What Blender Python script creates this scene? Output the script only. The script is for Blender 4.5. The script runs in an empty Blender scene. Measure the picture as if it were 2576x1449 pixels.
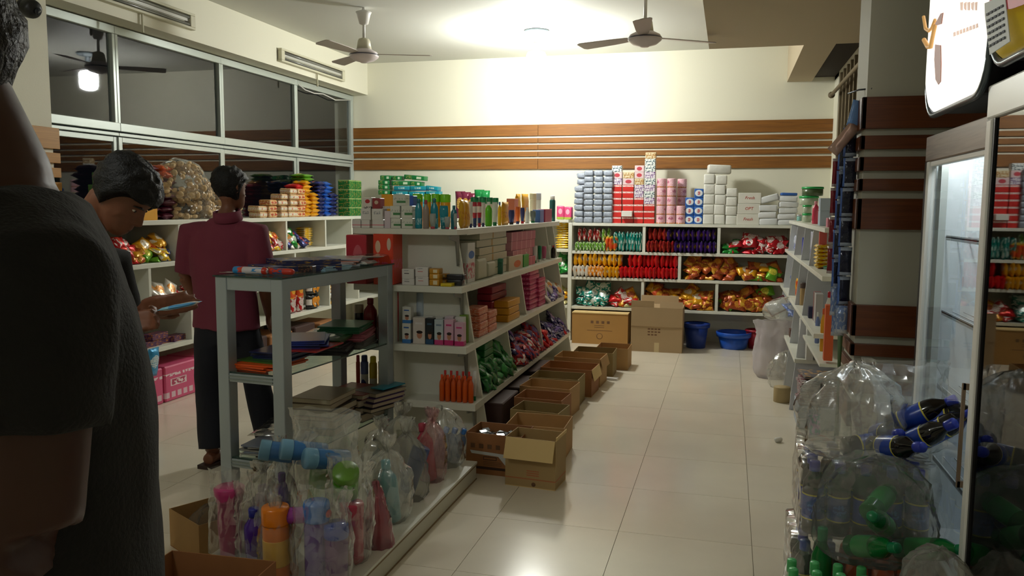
import bpy, bmesh, math, random
from mathutils import Vector, Matrix, noise
random.seed(7)
C = bpy.context.scene.collection
sc = bpy.context.scene
PI = math.pi
# ------------------------------------------------------------------ camera
F_PX, YAW, PITCH, ROLL, CAMZ = 2032.4, .261493, -.100863, .0069759, 1.51222
def _axes():
    cy, sy, cp, sp = math.cos(YAW), math.sin(YAW), math.cos(PITCH), math.sin(PITCH)
    f = Vector((-sy*cp, cy*cp, sp)); r = Vector((cy, sy, 0)); u = r.cross(f)
    r2 = math.cos(ROLL)*r + math.sin(ROLL)*u; u2 = -math.sin(ROLL)*r + math.cos(ROLL)*u
    return r2, u2, f
RX, UX, FX = _axes()
cam_d = bpy.data.cameras.new('camera'); cam = bpy.data.objects.new('camera', cam_d); C.objects.link(cam)
cam_d.sensor_width = 36; cam_d.lens = 36*F_PX/2576; cam_d.clip_start = .05
cam.matrix_world = Matrix(((RX.x, UX.x, -FX.x, 0), (RX.y, UX.y, -FX.y, 0), (RX.z, UX.z, -FX.z, CAMZ), (0, 0, 0, 1)))
sc.camera = cam
def at(px, py, ax, val):
    """world point where the sight line through a photo pixel meets the plane ax = val"""
    d = FX + (px-1288)/F_PX*RX - (py-724.5)/F_PX*UX
    i = 'XYZ'.index(ax); t = (val - (0, 0, CAMZ)[i])/d[i]
    return Vector((0, 0, CAMZ)) + t*d
# ------------------------------------------------------------------ world, view
w = bpy.data.worlds.new('night'); sc.world = w; w.use_nodes = True
w.node_tree.nodes['Background'].inputs[0].default_value = (.35, .42, .6, 1)
w.node_tree.nodes['Background'].inputs[1].default_value = .006
sc.view_settings.view_transform = 'Standard'; sc.view_settings.look = 'None'
sc.view_settings.gamma = 1; sc.view_settings.use_curve_mapping = False
sc.view_settings.exposure = 0.0
sc.cycles.transparent_max_bounces = 24
sc.cycles.max_bounces = 8
sc.cycles.sample_clamp_indirect = 6
LAMP_FAR = 330.0     # emission of the far ceiling lamp
LAMP_NEAR = 80.0     # emission of the lamp over the front of the shop
SIGN_GLOW = 1.12
# ------------------------------------------------------------------ materials
def lin(h):
    if isinstance(h, (tuple, list)): return tuple(h)[:3]
    h = h.lstrip('#'); o = []
    for i in (0, 2, 4):
        c = int(h[i:i+2], 16)/255; o.append(c/12.92 if c <= .04045 else ((c+.055)/1.055)**2.4)
    return tuple(o)
MATS = {}
def mat(name, col, rough=.5, metal=0., spec=.5, bump=0., bscale=60., emit=0., vary=0., vscale=3.):
    k = (name)
    if k in MATS: return MATS[k]
    m = bpy.data.materials.new(name); m.use_nodes = True; nt = m.node_tree; b = nt.nodes['Principled BSDF']
    c = lin(col)
    b.inputs['Base Color'].default_value = (*c, 1); b.inputs['Roughness'].default_value = rough
    b.inputs['Metallic'].default_value = metal; b.inputs['Specular IOR Level'].default_value = spec
    if emit: b.inputs['Emission Color'].default_value = (*c, 1); b.inputs['Emission Strength'].default_value = emit
    if bump or vary: tc = nt.nodes.new('ShaderNodeTexCoord')
    if vary:
        n = nt.nodes.new('ShaderNodeTexNoise'); n.inputs['Scale'].default_value = vscale; n.inputs['Detail'].default_value = 5
        nt.links.new(tc.outputs['Object'], n.inputs['Vector'])
        r = nt.nodes.new('ShaderNodeValToRGB'); r.color_ramp.elements[0].color = (*[x*(1-vary) for x in c], 1); r.color_ramp.elements[1].color = (*[min(1, x*(1+vary)) for x in c], 1)
        r.color_ramp.elements[0].position = .3; r.color_ramp.elements[1].position = .7
        nt.links.new(n.outputs[0], r.inputs[0]); nt.links.new(r.outputs[0], b.inputs['Base Color'])
    if bump:
        n = nt.nodes.new('ShaderNodeTexNoise'); n.inputs['Scale'].default_value = bscale; n.inputs['Detail'].default_value = 4
        nt.links.new(tc.outputs['Object'], n.inputs['Vector'])
        bp = nt.nodes.new('ShaderNodeBump'); bp.inputs['Strength'].default_value = bump; bp.inputs['Distance'].default_value = .01
        nt.links.new(n.outputs[0], bp.inputs['Height']); nt.links.new(bp.outputs[0], b.inputs['Normal'])
    MATS[k] = m; return m
def wood(name, c1, c2, rough=.45):
    if name in MATS: return MATS[name]
    m = bpy.data.materials.new(name); m.use_nodes = True; nt = m.node_tree; b = nt.nodes['Principled BSDF']
    tc = nt.nodes.new('ShaderNodeTexCoord'); mp = nt.nodes.new('ShaderNodeMapping'); mp.inputs['Scale'].default_value = (.9, .9, 22)
    oi = nt.nodes.new('ShaderNodeObjectInfo'); ad = nt.nodes.new('ShaderNodeVectorMath'); ad.operation = 'ADD'
    n = nt.nodes.new('ShaderNodeTexNoise'); n.inputs['Scale'].default_value = 3; n.inputs['Detail'].default_value = 8; n.inputs['Distortion'].default_value = 1.2
    r = nt.nodes.new('ShaderNodeValToRGB'); r.color_ramp.elements[0].color = (*lin(c1), 1); r.color_ramp.elements[1].color = (*lin(c2), 1)
    r.color_ramp.elements[0].position = .3; r.color_ramp.elements[1].position = .75
    nt.links.new(tc.outputs['Object'], mp.inputs[0]); nt.links.new(mp.outputs[0], ad.inputs[0]); nt.links.new(oi.outputs['Random'], ad.inputs[1])
    nt.links.new(ad.outputs[0], n.inputs['Vector']); nt.links.new(n.outputs[0], r.inputs[0]); nt.links.new(r.outputs[0], b.inputs['Base Color'])
    b.inputs['Roughness'].default_value = rough
    MATS[name] = m; return m
def printed(name, base, layers=(), rough=.35, metal=0., bump=0., bscale=25.):
    """flat print on a wrapper: layers = [(mask list, colour)] over Generated coordinates.
    masks: ('x'|'y'|'z', a, b) slab, ('oval', ax1, ax2, c1, c2, r1, r2), ('noise', scale, threshold), ('rows', axis, count, duty)"""
    if name in MATS: return MATS[name]
    m = bpy.data.materials.new(name); m.use_nodes = True; nt = m.node_tree; N = nt.nodes; L = nt.links; b = N['Principled BSDF']
    tc = N.new('ShaderNodeTexCoord'); sp = N.new('ShaderNodeSeparateXYZ'); L.new(tc.outputs['Generated'], sp.inputs[0])
    ax = {'x': sp.outputs[0], 'y': sp.outputs[1], 'z': sp.outputs[2]}
    def math_(op, a, bb=None):
        n = N.new('ShaderNodeMath'); n.operation = op
        for i, v in enumerate((a, bb)):
            if v is None: continue
            if isinstance(v, (int, float)): n.inputs[i].default_value = v
            else: L.new(v, n.inputs[i])
        return n.outputs[0]
    col = None
    for masks, c in layers:
        f = None
        for k in masks:
            if k[0] in 'xyz': v = math_('MULTIPLY', math_('GREATER_THAN', ax[k[0]], k[1]), math_('LESS_THAN', ax[k[0]], k[2]))
            elif k[0] == 'oval':
                a = math_('DIVIDE', math_('SUBTRACT', ax[k[1]], k[3]), k[5]); e = math_('DIVIDE', math_('SUBTRACT', ax[k[2]], k[4]), k[6])
                v = math_('LESS_THAN', math_('ADD', math_('MULTIPLY', a, a), math_('MULTIPLY', e, e)), 1.)
            elif k[0] == 'noise':
                n = N.new('ShaderNodeTexNoise'); n.inputs['Scale'].default_value = k[1]; n.inputs['Detail'].default_value = 1
                L.new(tc.outputs['Generated'], n.inputs['Vector']); v = math_('GREATER_THAN', n.outputs[0], k[2])
            elif k[0] == 'rows': v = math_('LESS_THAN', math_('FRACT', math_('MULTIPLY', ax[k[1]], k[2])), k[3])
            f = v if f is None else math_('MULTIPLY', f, v)
        mx = N.new('ShaderNodeMix'); mx.data_type = 'RGBA'; L.new(f, mx.inputs[0])
        if col is None: mx.inputs[6].default_value = (*lin(base), 1)
        else: L.new(col, mx.inputs[6])
        mx.inputs[7].default_value = (*lin(c), 1); col = mx.outputs[2]
    if col is None: b.inputs['Base Color'].default_value = (*lin(base), 1)
    else: L.new(col, b.inputs['Base Color'])
    b.inputs['Roughness'].default_value = rough; b.inputs['Metallic'].default_value = metal
    if bump:
        n = N.new('ShaderNodeTexNoise'); n.inputs['Scale'].default_value = bscale; L.new(tc.outputs['Object'], n.inputs['Vector'])
        bp = N.new('ShaderNodeBump'); bp.inputs['Strength'].default_value = bump; bp.inputs['Distance'].default_value = .006
        L.new(n.outputs[0], bp.inputs['Height']); L.new(bp.outputs[0], b.inputs['Normal'])
    MATS[name] = m; return m
def clear(name, tint=(1, 1, 1), ior=1.45, haze=0., hazecol=(.8, .8, .8), rough=.02, wr=0., wscale=20., gloss=1.):
    """thin clear sheet: what the Fresnel law reflects is glossy, the rest passes; haze = share of milky scatter"""
    if name in MATS: return MATS[name]
    m = bpy.data.materials.new(name); m.use_nodes = True; nt = m.node_tree; N = nt.nodes; L = nt.links
    for n in list(N):
        if n.type != 'OUTPUT_MATERIAL': N.remove(n)
    out = [n for n in N if n.type == 'OUTPUT_MATERIAL'][0]
    tr = N.new('ShaderNodeBsdfTransparent'); tr.inputs[0].default_value = (*tint, 1)
    gl = N.new('ShaderNodeBsdfGlossy'); gl.inputs['Roughness'].default_value = rough
    fr = N.new('ShaderNodeFresnel'); fr.inputs[0].default_value = ior
    base = tr.outputs[0]
    if haze:
        df = N.new('ShaderNodeBsdfDiffuse'); df.inputs[0].default_value = (*hazecol, 1)
        tl = N.new('ShaderNodeBsdfTranslucent'); tl.inputs[0].default_value = (*hazecol, 1)
        h = N.new('ShaderNodeMixShader'); h.inputs[0].default_value = .4; L.new(df.outputs[0], h.inputs[1]); L.new(tl.outputs[0], h.inputs[2])
        mx = N.new('ShaderNodeMixShader'); mx.inputs[0].default_value = haze; L.new(tr.outputs[0], mx.inputs[1]); L.new(h.outputs[0], mx.inputs[2]); base = mx.outputs[0]
    ge = N.new('ShaderNodeNewGeometry'); iv = N.new('ShaderNodeMath'); iv.operation = 'SUBTRACT'; iv.inputs[0].default_value = 1; L.new(ge.outputs['Backfacing'], iv.inputs[1])
    fm = N.new('ShaderNodeMath'); fm.operation = 'MULTIPLY'; gm = N.new('ShaderNodeMath'); gm.operation = 'MULTIPLY'; gm.use_clamp = True; gm.inputs[1].default_value = gloss; L.new(fr.outputs[0], gm.inputs[0]); L.new(gm.outputs[0], fm.inputs[0]); L.new(iv.outputs[0], fm.inputs[1])
    mx = N.new('ShaderNodeMixShader'); L.new(fm.outputs[0], mx.inputs[0]); L.new(base, mx.inputs[1]); L.new(gl.outputs[0], mx.inputs[2])
    L.new(mx.outputs[0], out.inputs[0])
    if wr:
        tc = N.new('ShaderNodeTexCoord'); n = N.new('ShaderNodeTexVoronoi'); n.inputs['Scale'].default_value = wscale
        bp = N.new('ShaderNodeBump'); bp.inputs['Strength'].default_value = wr; bp.inputs['Distance'].default_value = .02
        L.new(tc.outputs['Object'], n.inputs['Vector']); L.new(n.outputs[0], bp.inputs['Height'])
        L.new(bp.outputs[0], gl.inputs['Normal']); L.new(bp.outputs[0], fr.inputs['Normal'])
    MATS[name] = m; return m
# ------------------------------------------------------------------ mesh helpers
class MB:
    def __init__(s): s.v = []; s.f = []; s.m = []; s.sm = []
    def add(s, vs, fs, mi=0, smooth=False, M=None):
        k = len(s.v)
        s.v += [tuple(M @ Vector(p)) if M else tuple(p) for p in vs]
        s.f += [tuple(i+k for i in f) for f in fs]; s.m += [mi]*len(fs); s.sm += [smooth]*len(fs); return s
    def box(s, x0, x1, y0, y1, z0, z1, mi=0, M=None):
        vs = [(x, y, z) for z in (z0, z1) for y in (y0, y1) for x in (x0, x1)]
        return s.add(vs, [(0, 2, 3, 1), (4, 5, 7, 6), (0, 1, 5, 4), (2, 6, 7, 3), (0, 4, 6, 2), (1, 3, 7, 5)], mi, False, M)
    def prism(s, pts, a0, a1, axis='y', mi=0, M=None, smooth=False):
        n = len(pts); mk = {'x': lambda p, a: (a, p[0], p[1]), 'y': lambda p, a: (p[0], a, p[1]), 'z': lambda p, a: (p[0], p[1], a)}[axis]
        vs = [mk(p, a0) for p in pts] + [mk(p, a1) for p in pts]
        s.add(vs, [tuple(range(n)), tuple(range(2*n-1, n-1, -1))], mi, False, M)
        return s.add(vs, [(i, (i+1) % n, n+(i+1) % n, n+i) for i in range(n)], mi, smooth, M)
    def lathe(s, prof, n=20, mi=0, M=None, sx=1, sy=1, cap=True, smooth=True):
        vs = []
        for r, z in prof:
            for i in range(n):
                a = 2*PI*i/n; vs.append((r*sx*math.cos(a), r*sy*math.sin(a), z))
        fs = [(j*n+i, j*n+(i+1) % n, (j+1)*n+(i+1) % n, (j+1)*n+i) for j in range(len(prof)-1) for i in range(n)]
        if cap: fs += [tuple(range(n-1, -1, -1)), tuple(range((len(prof)-1)*n, len(prof)*n))]
        return s.add(vs, fs, mi, smooth, M)
    def tube(s, pts, r, n=8, mi=0, closed=False):
        pts = [Vector(p) for p in pts]; vs = []; up = Vector((0, 0, 1))
        for i, p in enumerate(pts):
            t = (pts[min(i+1, len(pts)-1)]-pts[max(i-1, 0)]).normalized()
            a = t.cross(up);
            if a.length < 1e-3: a = t.cross(Vector((1, 0, 0)))
            a.normalize(); b = a.cross(t)
            rr = r[i] if isinstance(r, (list, tuple)) else r
            vs += [tuple(p + rr*(math.cos(2*PI*k/n)*a + math.sin(2*PI*k/n)*b)) for k in range(n)]
        fs = [(j*n+i, j*n+(i+1) % n, (j+1)*n+(i+1) % n, (j+1)*n+i) for j in range(len(pts)-1) for i in range(n)]
        fs += [tuple(range(n)), tuple(range((len(pts)-1)*n, len(pts)*n))]
        return s.add(vs, fs, mi, True)
    def mesh(s, name, mats):
        me = bpy.data.meshes.new(name); me.from_pydata(s.v, [], s.f)
        for m in (mats if isinstance(mats, (list, tuple)) else [mats]): me.materials.append(m)
        me.polygons.foreach_set('material_index', s.m); me.polygons.foreach_set('use_smooth', s.sm); me.update()
        bm = bmesh.new(); bm.from_mesh(me); bmesh.ops.recalc_face_normals(bm, faces=bm.faces); bm.to_mesh(me); bm.free()
        return me
    def build(s, name, mats, parent=None, loc=(0, 0, 0), rot=(0, 0, 0), bevel=0):
        o = link(name, s.mesh(name, mats), parent, loc, rot)
        if bevel:
            b = o.modifiers.new('edge', 'BEVEL'); b.width = bevel; b.segments = 2; b.limit_method = 'ANGLE'
        return o
def link(name, data, parent=None, loc=(0, 0, 0), rot=(0, 0, 0), scale=None):
    o = bpy.data.objects.new(name, data); C.objects.link(o)
    if parent: o.parent = parent
    o.location = loc; o.rotation_euler = rot
    if scale: o.scale = scale
    return o
def tag(o, label=None, cat=None, group=None, kind=None):
    if label: o['label'] = label
    if cat: o['category'] = cat
    if group: o['group'] = group
    if kind: o['kind'] = kind
    return o
def empty(name, loc=(0, 0, 0), rz=0, label=None, cat=None, group=None, kind=None):
    o = link(name, None, None, loc, (0, 0, rz)); o.empty_display_size = .05
    return tag(o, label, cat, group, kind)
def copy_tree(o, loc=None, rot=None, label=None, group=None, parent=None, scale=None):
    c = o.copy(); C.objects.link(c)
    if parent: c.parent = parent
    if loc is not None: c.location = loc
    if rot is not None: c.rotation_euler = rot
    if scale is not None: c.scale = scale
    if label: c['label'] = label
    if group: c['group'] = group
    for ch in [x for x in ALLCH.get(o.name, [])]:
        copy_tree(ch, parent=c)
    return c
ALLCH = {}
def child(o, parent): ALLCH.setdefault(parent.name, []).append(o); return o
def S(name, mb, m, parent=None, label=None):
    o = mb.build(name, m, parent)
    if parent is None: tag(o, label, None, None, 'structure')
    return o
# ------------------------------------------------------------------ common materials
WALL = mat('wall_paint', '#e3e0cc', .6, bump=.05, bscale=90)
CEIL = mat('ceiling_paint', '#cfcfc6', .7)
TAN = mat('tan_paint', '#bfb094', .7)
GREYP = mat('grey_paint', '#b3b2a2', .7)
WOODB = wood('wood_panel', '#6f4310', '#8f5c1a', .6)
WOODD = wood('wood_panel_dark', '#54290f', '#6f3a18')
WOODO = wood('wood_panel_orange', '#a9742c', '#c08a38')
ALU = mat('aluminium', '#a6b0b6', .38, .55)
ALUW = mat('window_aluminium', '#bcc4bd', .4, .35)
LAM = mat('white_laminate', '#dcdccf', .35, vary=.04, vscale=6)
LAMD = mat('laminate_side', '#c9c5b2', .4)
GLASS = clear('window_glass', (.82, .84, .84), 1.75)
GLASSG = clear('table_glass', (.8, .9, .86), 1.5)
GEDGE = mat('glass_edge', '#1d3a34', .15)
TILE = mat('floor_tile', '#e0d7c4', .16, spec=.5, vary=.05, vscale=2.2)
GROUT = mat('grout', '#a39a86', .8)
BLACK = mat('black_plastic', '#0d0d0f', .4)
CARD = mat('cardboard', '#b08a58', .8, vary=.06, vscale=8)
CARDL = mat('cardboard_inside', '#d8ba80', .85)
CARDD = mat('cardboard_brown', '#96643a', .8, vary=.06, vscale=8)
WHITEP = mat('white_plastic', '#dedbd6', .35)
SILVER = mat('silver_foil', '#b9bcc0', .25, .8, bump=.5, bscale=60)

# ================================================================== SETTING
XL, XP, XR, YB, ZC = -4.57, -4.35, 1.03, 9.32, 3.24
Y0 = -2.6
# floor
fl = MB().box(-4.8, 1.6, Y0-.1, YB+.1, -.08, -.004).build('floor', GROUT); tag(fl, kind='structure')
tile_me = MB().box(-.2988, .2988, -.2988, .2988, -.012, 0).mesh('floor_tile', TILE)
for i in range(-7, 4):
    for j in range(-11, 10):
        cx, cy = -.455+.3+.6*i, 3.6617+.3+.6*j
        if cx < -4.9 or cx > 1.7 or cy > YB+.28 or cy < Y0: continue
        if abs(cy-YB) < .3 and cy+.3 > YB+.1: pass
        link('floor_tile', tile_me, fl, (cx, cy, 0), (0, 0, random.choice((0, PI/2, PI, -PI/2))))
# ceiling
S('ceiling', MB().box(-4.8, 1.6, Y0-.1, YB+.1, ZC, ZC+.1), CEIL)
S('trim_1', MB().box(-.215, 1.55, Y0, 7.27, 2.86, ZC).box(.549, .8, 7.27, YB, 2.86, ZC), TAN)
S('recess_shade', MB().box(.801, XR-.001, 7.271, YB-.001, 2.9, ZC-.001), mat('recess_shade_brown', '#2c2219', .8))  # shade of a deep recess put into the block's dark brown colour
# back wall
wb = S('wall_back', MB().box(-4.8, 1.6, YB, YB+.12, 0, ZC), WALL)
def planks(parent, spec, mk, m):
    for z0, z1 in spec:
        me = mk(z0, z1); me.build('wood_plank', m, parent, bevel=.002)
bzz = [at(1352, y, 'Y', YB-.02)[2] for y in (313.2, 341.5, 347, 359, 363.7, 376, 381, 393, 398.5, 425.5)]
zz = [2.4655, 2.333, 2.305, 2.25, 2.228, 2.172, 2.149, 2.094, 2.07, 1.945]
for k in range(5):
    z1, z0 = bzz[2*k], bzz[2*k+1]
    MB().box(XL+.02, -2.19, YB-.02, YB, z0, z1).build('wood_plank', WOODB, wb, bevel=.002)
    MB().box(-2.186, XR, YB-.02, YB, z0, z1).build('wood_plank', WOODB, wb, bevel=.002)
# left wall: near pier, low wall under the windows, beam over them
wl = S('wall_left', MB().box(-4.8, XP, Y0, 4.45, 0, 2.86).box(-4.8, XL-.03, 4.45, YB, 0, 1.2).box(-4.8, XP, Y0, YB, 2.86, ZC).box(XL-.03, XL+.02, 4.45, YB, 1.1, 1.2), WALL)
for z0, z1 in ((1.869, 2.007), (1.776, 1.843), (1.681, 1.745), (1.59, 1.65), (1.42, 1.56)):
    MB().box(XP, XP+.02, 2.0, 4.49, z0, z1).build('wood_plank', WOODO, wl, bevel=.002)
# wall behind the camera and on the right
S('wall_front', MB().box(-4.8, 1.6, Y0-.12, Y0, 0, ZC), WALL)
wr = S('wall_right', MB().box(1.45, 1.6, Y0, 4.0, 0, ZC).box(XR, 1.6, 4.3, YB, 0, 1.6).box(XR, 1.6, 8.98, YB, 1.6, ZC)
       .box(XR, 1.6, 4.3, YB, 2.86, ZC), WALL)
pil = S('wall_pillar', MB().box(.58, 1.6, 4.0, 4.32, 0, ZC), GREYP)
for z0, z1 in ((1.87, 2.011), (1.779, 1.84), (1.683, 1.745), (1.593, 1.647), (1.419, 1.558), (.928, 1.072), (.835, .891), (.751, .803), (.66, .72), (.5, .62)):
    MB().box(.56, 1.5, 3.975, 4.0, z0, z1).box(.56, .58, 3.975, 4.3, z0, z1).build('wood_plank', WOODD, pil, bevel=.002)
# windows on the left: fixed lights above, sliding sashes below
def bar(mb, y0, y1, z0, z1, x0=XL-.02, x1=XL+.03, mi=0): return mb.box(x0, x1, y0, y1, z0, z1, mi)
ym = [4.45, 5.28, 6.61, 7.94, 9.27]
for k in range(4):
    a, b = ym[k], ym[k+1]
    wn = empty('window_%d' % (k+1), (0, 0, 0), kind='structure')
    f = MB(); bar(f, a, b, 2.79, 2.85); bar(f, a, b, 2.06, 2.125, XL-.02, XL+.05); bar(f, a, b, 1.2, 1.24)
    f.box(XL-.015, XL+.035, a, b, 2.025, 2.052)
    bar(f, a+.001, a+.03, 2.12, 2.79); bar(f, b-.03, b-.001, 2.12, 2.79)
    if k == 3: bar(f, b-.001, b+.04, 1.2, 2.85)
    f.build('window_frame', ALUW, wn, bevel=.004)
    MB().box(XL-.004, XL+.002, a+.03, b-.03, 2.125, 2.79).build('pane', GLASS, wn)
    s_ = MB(); dx = .0 if k % 2 == 0 else .012
    s_.box(XL-.01+dx, XL+.015+dx, a+.0, a+.04, 1.24, 2.02).box(XL-.01+dx, XL+.015+dx, b-.04, b-.0, 1.24, 2.02)
    s_.box(XL-.01+dx, XL+.015+dx, a+.04, b-.04, 1.98, 2.02).box(XL-.01+dx, XL+.015+dx, a+.04, b-.04, 1.24, 1.29)
    s_.build('sash', ALUW, wn, bevel=.003)
    MB().box(XL+dx, XL+.005+dx, a+.04, b-.04, 1.29, 1.98).build('pane', GLASS, wn)
# barred window on the right wall behind the pillar
gw = empty('window_5', (0, 0, 0), kind='structure')
BARP = mat('bar_paint', '#6d5f45', .6)
MB().box(1.2, 1.22, 4.3, 9.0, 1.6, 2.86).build('pane', clear('dark_glass', (.25, .25, .27), 1.5), gw)
yy = 4.45
while yy < 8.95:
    MB().box(XR-.01, XR+.02, yy, yy+.05, 1.6, 2.86).build('window_bar', BARP, gw); yy += .24
for z in (1.75, 2.25, 2.72):
    MB().box(XR+.02, XR+.035, 4.3, 9.0, z, z+.03).build('cross_bar', BARP, gw)
rod = MB().tube([(XR-.07, 4.5, 2.66), (XR-.07, 8.9, 2.66)], .018, 10).lathe([(.0, -.03), (.03, -.02), (.035, 0), (.03, .02), (0, .03)], 10, M=Matrix.Translation((XR-.07, 8.92, 2.66))@Matrix.Rotation(PI/2, 4, 'X')).build('curtain_rod', BARP)
tag(rod, 'thin brown curtain rod running in front of the barred window', 'curtain rod')
# ================================================================== LAMPS AND FANS
def lamp(x, y, label, E, name='ceiling_lamp'):
    t = empty(name, (x, y, ZC), 0, label, 'lamp')
    m = mat('lamp_holder', '#8c98a0', .3, .3)
    MB().lathe([(.0, 0), (.12, 0), (.125, -.012), (.1, -.03), (.03, -.04), (.03, -.11), (.0, -.11)][::-1], 28).build('rose', m, t)
    MB().lathe([(0, -.42), (.05, -.42), (.082, -.405), (.095, -.37), (.098, -.24), (.085, -.215), (.04, -.2), (0, -.2)], 28).build('bulb', mat('lamp_glow_%d' % E, (.985, 1., .95), .5, emit=E), t)
    MB().lathe([(.03, -.2), (.04, -.14), (.03, -.11), (0, -.11)][::-1], 20).build('socket', WHITEP, t)
    return t
lamp(-1.90, 7.97, 'bright white round ceiling lamp hanging near the back wall', LAMP_FAR)
lamp(-2.5, .9, 'white round ceiling lamp over the front of the shop', LAMP_NEAR)
def fan(x, y, z, rot, label):
    t = empty('ceiling_fan', (x, y, z), rot, label, 'fan')
    pk = mat('fan_enamel', '#d2c6c6', .3); cr = mat('fan_cream', '#c9c4ac', .4)
    MB().lathe([(0, -.055), (.03, -.055), (.035, -.05), (.09, -.035), (.125, -.008), (.13, .005)], 32).build('motor_bowl', pk, t)
    MB().lathe([(.13, .005), (.131, .012), (.128, .014)], 32, cap=False).build('trim_ring', mat('fan_ring', '#3a3a4c', .3), t)
    MB().lathe([(.129, .013), (.115, .035), (.075, .055), (.068, .06)], 32).build('motor_top', pk, t)
    MB().lathe([(.066, .058), (.055, .13), (.045, .15), (.015, .16)], 24).build('lower_canopy', cr, t)
    MB().lathe([(.013, .14), (.013, ZC-z-.03)], 12).build('down_rod', WHITEP, t)
    MB().lathe([(.02, ZC-z-.15), (.04, ZC-z-.14), (.06, ZC-z-.06), (.07, ZC-z-.04), (.015, ZC-z-.02), (.01, ZC-z)], 20).build('upper_canopy', WHITEP, t)
    for k in range(3):
        a = 2*PI*k/3
        m = Matrix.Rotation(a, 4, 'Z')@Matrix.Translation((0, 0, .02))@Matrix.Rotation(.16, 4, 'X')
        MB().prism([(.1, -.02), (.16, -.045), (.3, -.06), (.58, -.07), (.6, -.05), (.6, .05), (.57, .065), (.3, .05), (.16, .035), (.1, .02)], -.003, .003, 'z', M=m).build('blade', mat('fan_blade', '#b5aaa2', .4), t)
fl_p = at(916, 142, 'Z', 2.82); fan(fl_p.x, fl_p.y, 2.82, .35, 'white ceiling fan on the left beside the window wall')
fr_p = at(1622, 100, 'Z', 2.78); fan(fr_p.x, fr_p.y, 2.78, .6, 'white ceiling fan on the right beside the brown soffit')
# unlit tube fittings on the beam
def tube_fitting(y0, y1, zc, label):
    t = empty('tube_light_fitting', (XP, (y0+y1)/2, zc), 0, label, 'light fitting')
    L = (y1-y0)/2; fr = mat('fitting_cream', '#c9c5ac', .5)
    b = MB().box(0, .05, -L, L, -.065, -.045).box(0, .05, -L, L, .045, .065).box(0, .05, -L, -L+.06, -.045, .045).box(0, .05, L-.06, L, -.045, .045).box(0, .012, -L, L, -.045, .045)
    b.build('housing', fr, t, bevel=.004)
    MB().box(.012, .03, -L+.06, L-.06, -.005, .02).build('reflector', mat('reflector', '#d5d5cf', .2, .4), t)
    for z in (-.028, .028):
        MB().lathe([(.012, -L+.06), (.012, L-.06)], 10, M=Matrix.Translation((.032, 0, z))@Matrix.Rotation(-PI/2, 4, 'X')).build('tube', mat('dead_tube', '#77776f', .25), t)
    MB().box(.01, .025, L-.6, L-.59, -.2, -.065).build('cable', fr, t)
tube_fitting(7.26, 8.62, 2.98, 'unlit cream twin tube light fitting near the back corner')
tube_fitting(4.55, 5.93, 3.0, 'unlit cream twin tube light fitting nearer the camera at upper left')
t = empty('security_camera', (XP, 4.27, 2.74), 0, 'black round security camera on the left pier', 'camera')
MB().lathe([(.0, .0), (.05, .0), (.055, .02), (.045, .05), (0, .05)], 20, M=Matrix.Rotation(PI/2, 4, 'Y')).build('mount', BLACK, t)
MB().lathe([(0, .0), (.05, .005), (.062, .03), (.058, .07), (.045, .09), (0, .092)], 24, M=Matrix.Translation((.03, .0, .0))@Matrix.Rotation(1.9, 4, 'Y')@Matrix.Rotation(.3, 4, 'X')).build('housing', BLACK, t)
MB().lathe([(0, .0), (.02, .0), (.022, .012), (0, .014)], 16, M=Matrix.Translation((.115, -.01, -.03))@Matrix.Rotation(1.9, 4, 'Y')).build('lens', mat('lens', '#20242c', .05), t)
c_ = MB().tube([(XL+.04, 7.98, 2.8), (XL+.05, 8.1, 2.76), (XL+.05, 8.3, 2.75), (XL+.05, 8.5, 2.77), (XL+.05, 8.8, 2.74), (XL+.04, 9.2, 2.79)], .006).build('cable', WHITEP)
tag(c_, 'thin white cable sagging under the top of the window frame', 'cable')
# ================================================================== SHELVING
def unit(name, label): return empty(name, (0, 0, 0), 0, label, 'shelf')
def board(p, x0, x1, y0, y1, ztop, t=.035, m=None, name='shelf_board'):
    return MB().box(x0, x1, y0, y1, ztop-t, ztop).build(name, m or LAM, p, bevel=.002)
# --- back wall unit
BF = 8.95
bs = unit('wall_shelf', 'long white wall shelf unit under the wood strips on the back wall')
BZ = (1.333, 1.02, .728, .395)
for z in BZ: board(bs, -1.70, .62, BF, 9.3, z, .032)
MB().box(-1.742, -1.70, BF-.012, 9.3, 0, BZ[0]+.0).build('upright', LAM, bs, bevel=.002)
MB().box(.62, .65, BF, 9.3, 0, BZ[0]).build('upright', LAM, bs, bevel=.002)
MB().box(-1.7, .62, 9.29, 9.3, .36, BZ[0]).build('back_panel', LAMD, bs)
for k, xs in enumerate(((-.9, -.103), (-.509,), (-.902, -.107))):
    for x in xs: MB().box(x-.016, x+.016, BF+.005, 9.29, BZ[k+1], BZ[k]-.032).build('divider', LAM, bs, bevel=.002)
# --- left part of back wall, behind the gondola
bs2 = unit('wall_shelf', 'white wall shelf unit in the back left corner behind the middle display shelf')
BZ2 = (1.365, 1.035, .745, .4)
for z in BZ2: board(bs2, -3.98, -1.745, BF, 9.3, z, .032)
MB().box(-3.98, -1.745, 9.29, 9.3, .36, BZ2[0]).build('back_panel', LAMD, bs2)
for x in (-3.98, -3.2, -2.45): MB().box(x, x+.03, BF, 9.29, .0, BZ2[0]-.03).build('divider', LAM, bs2)
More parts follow.
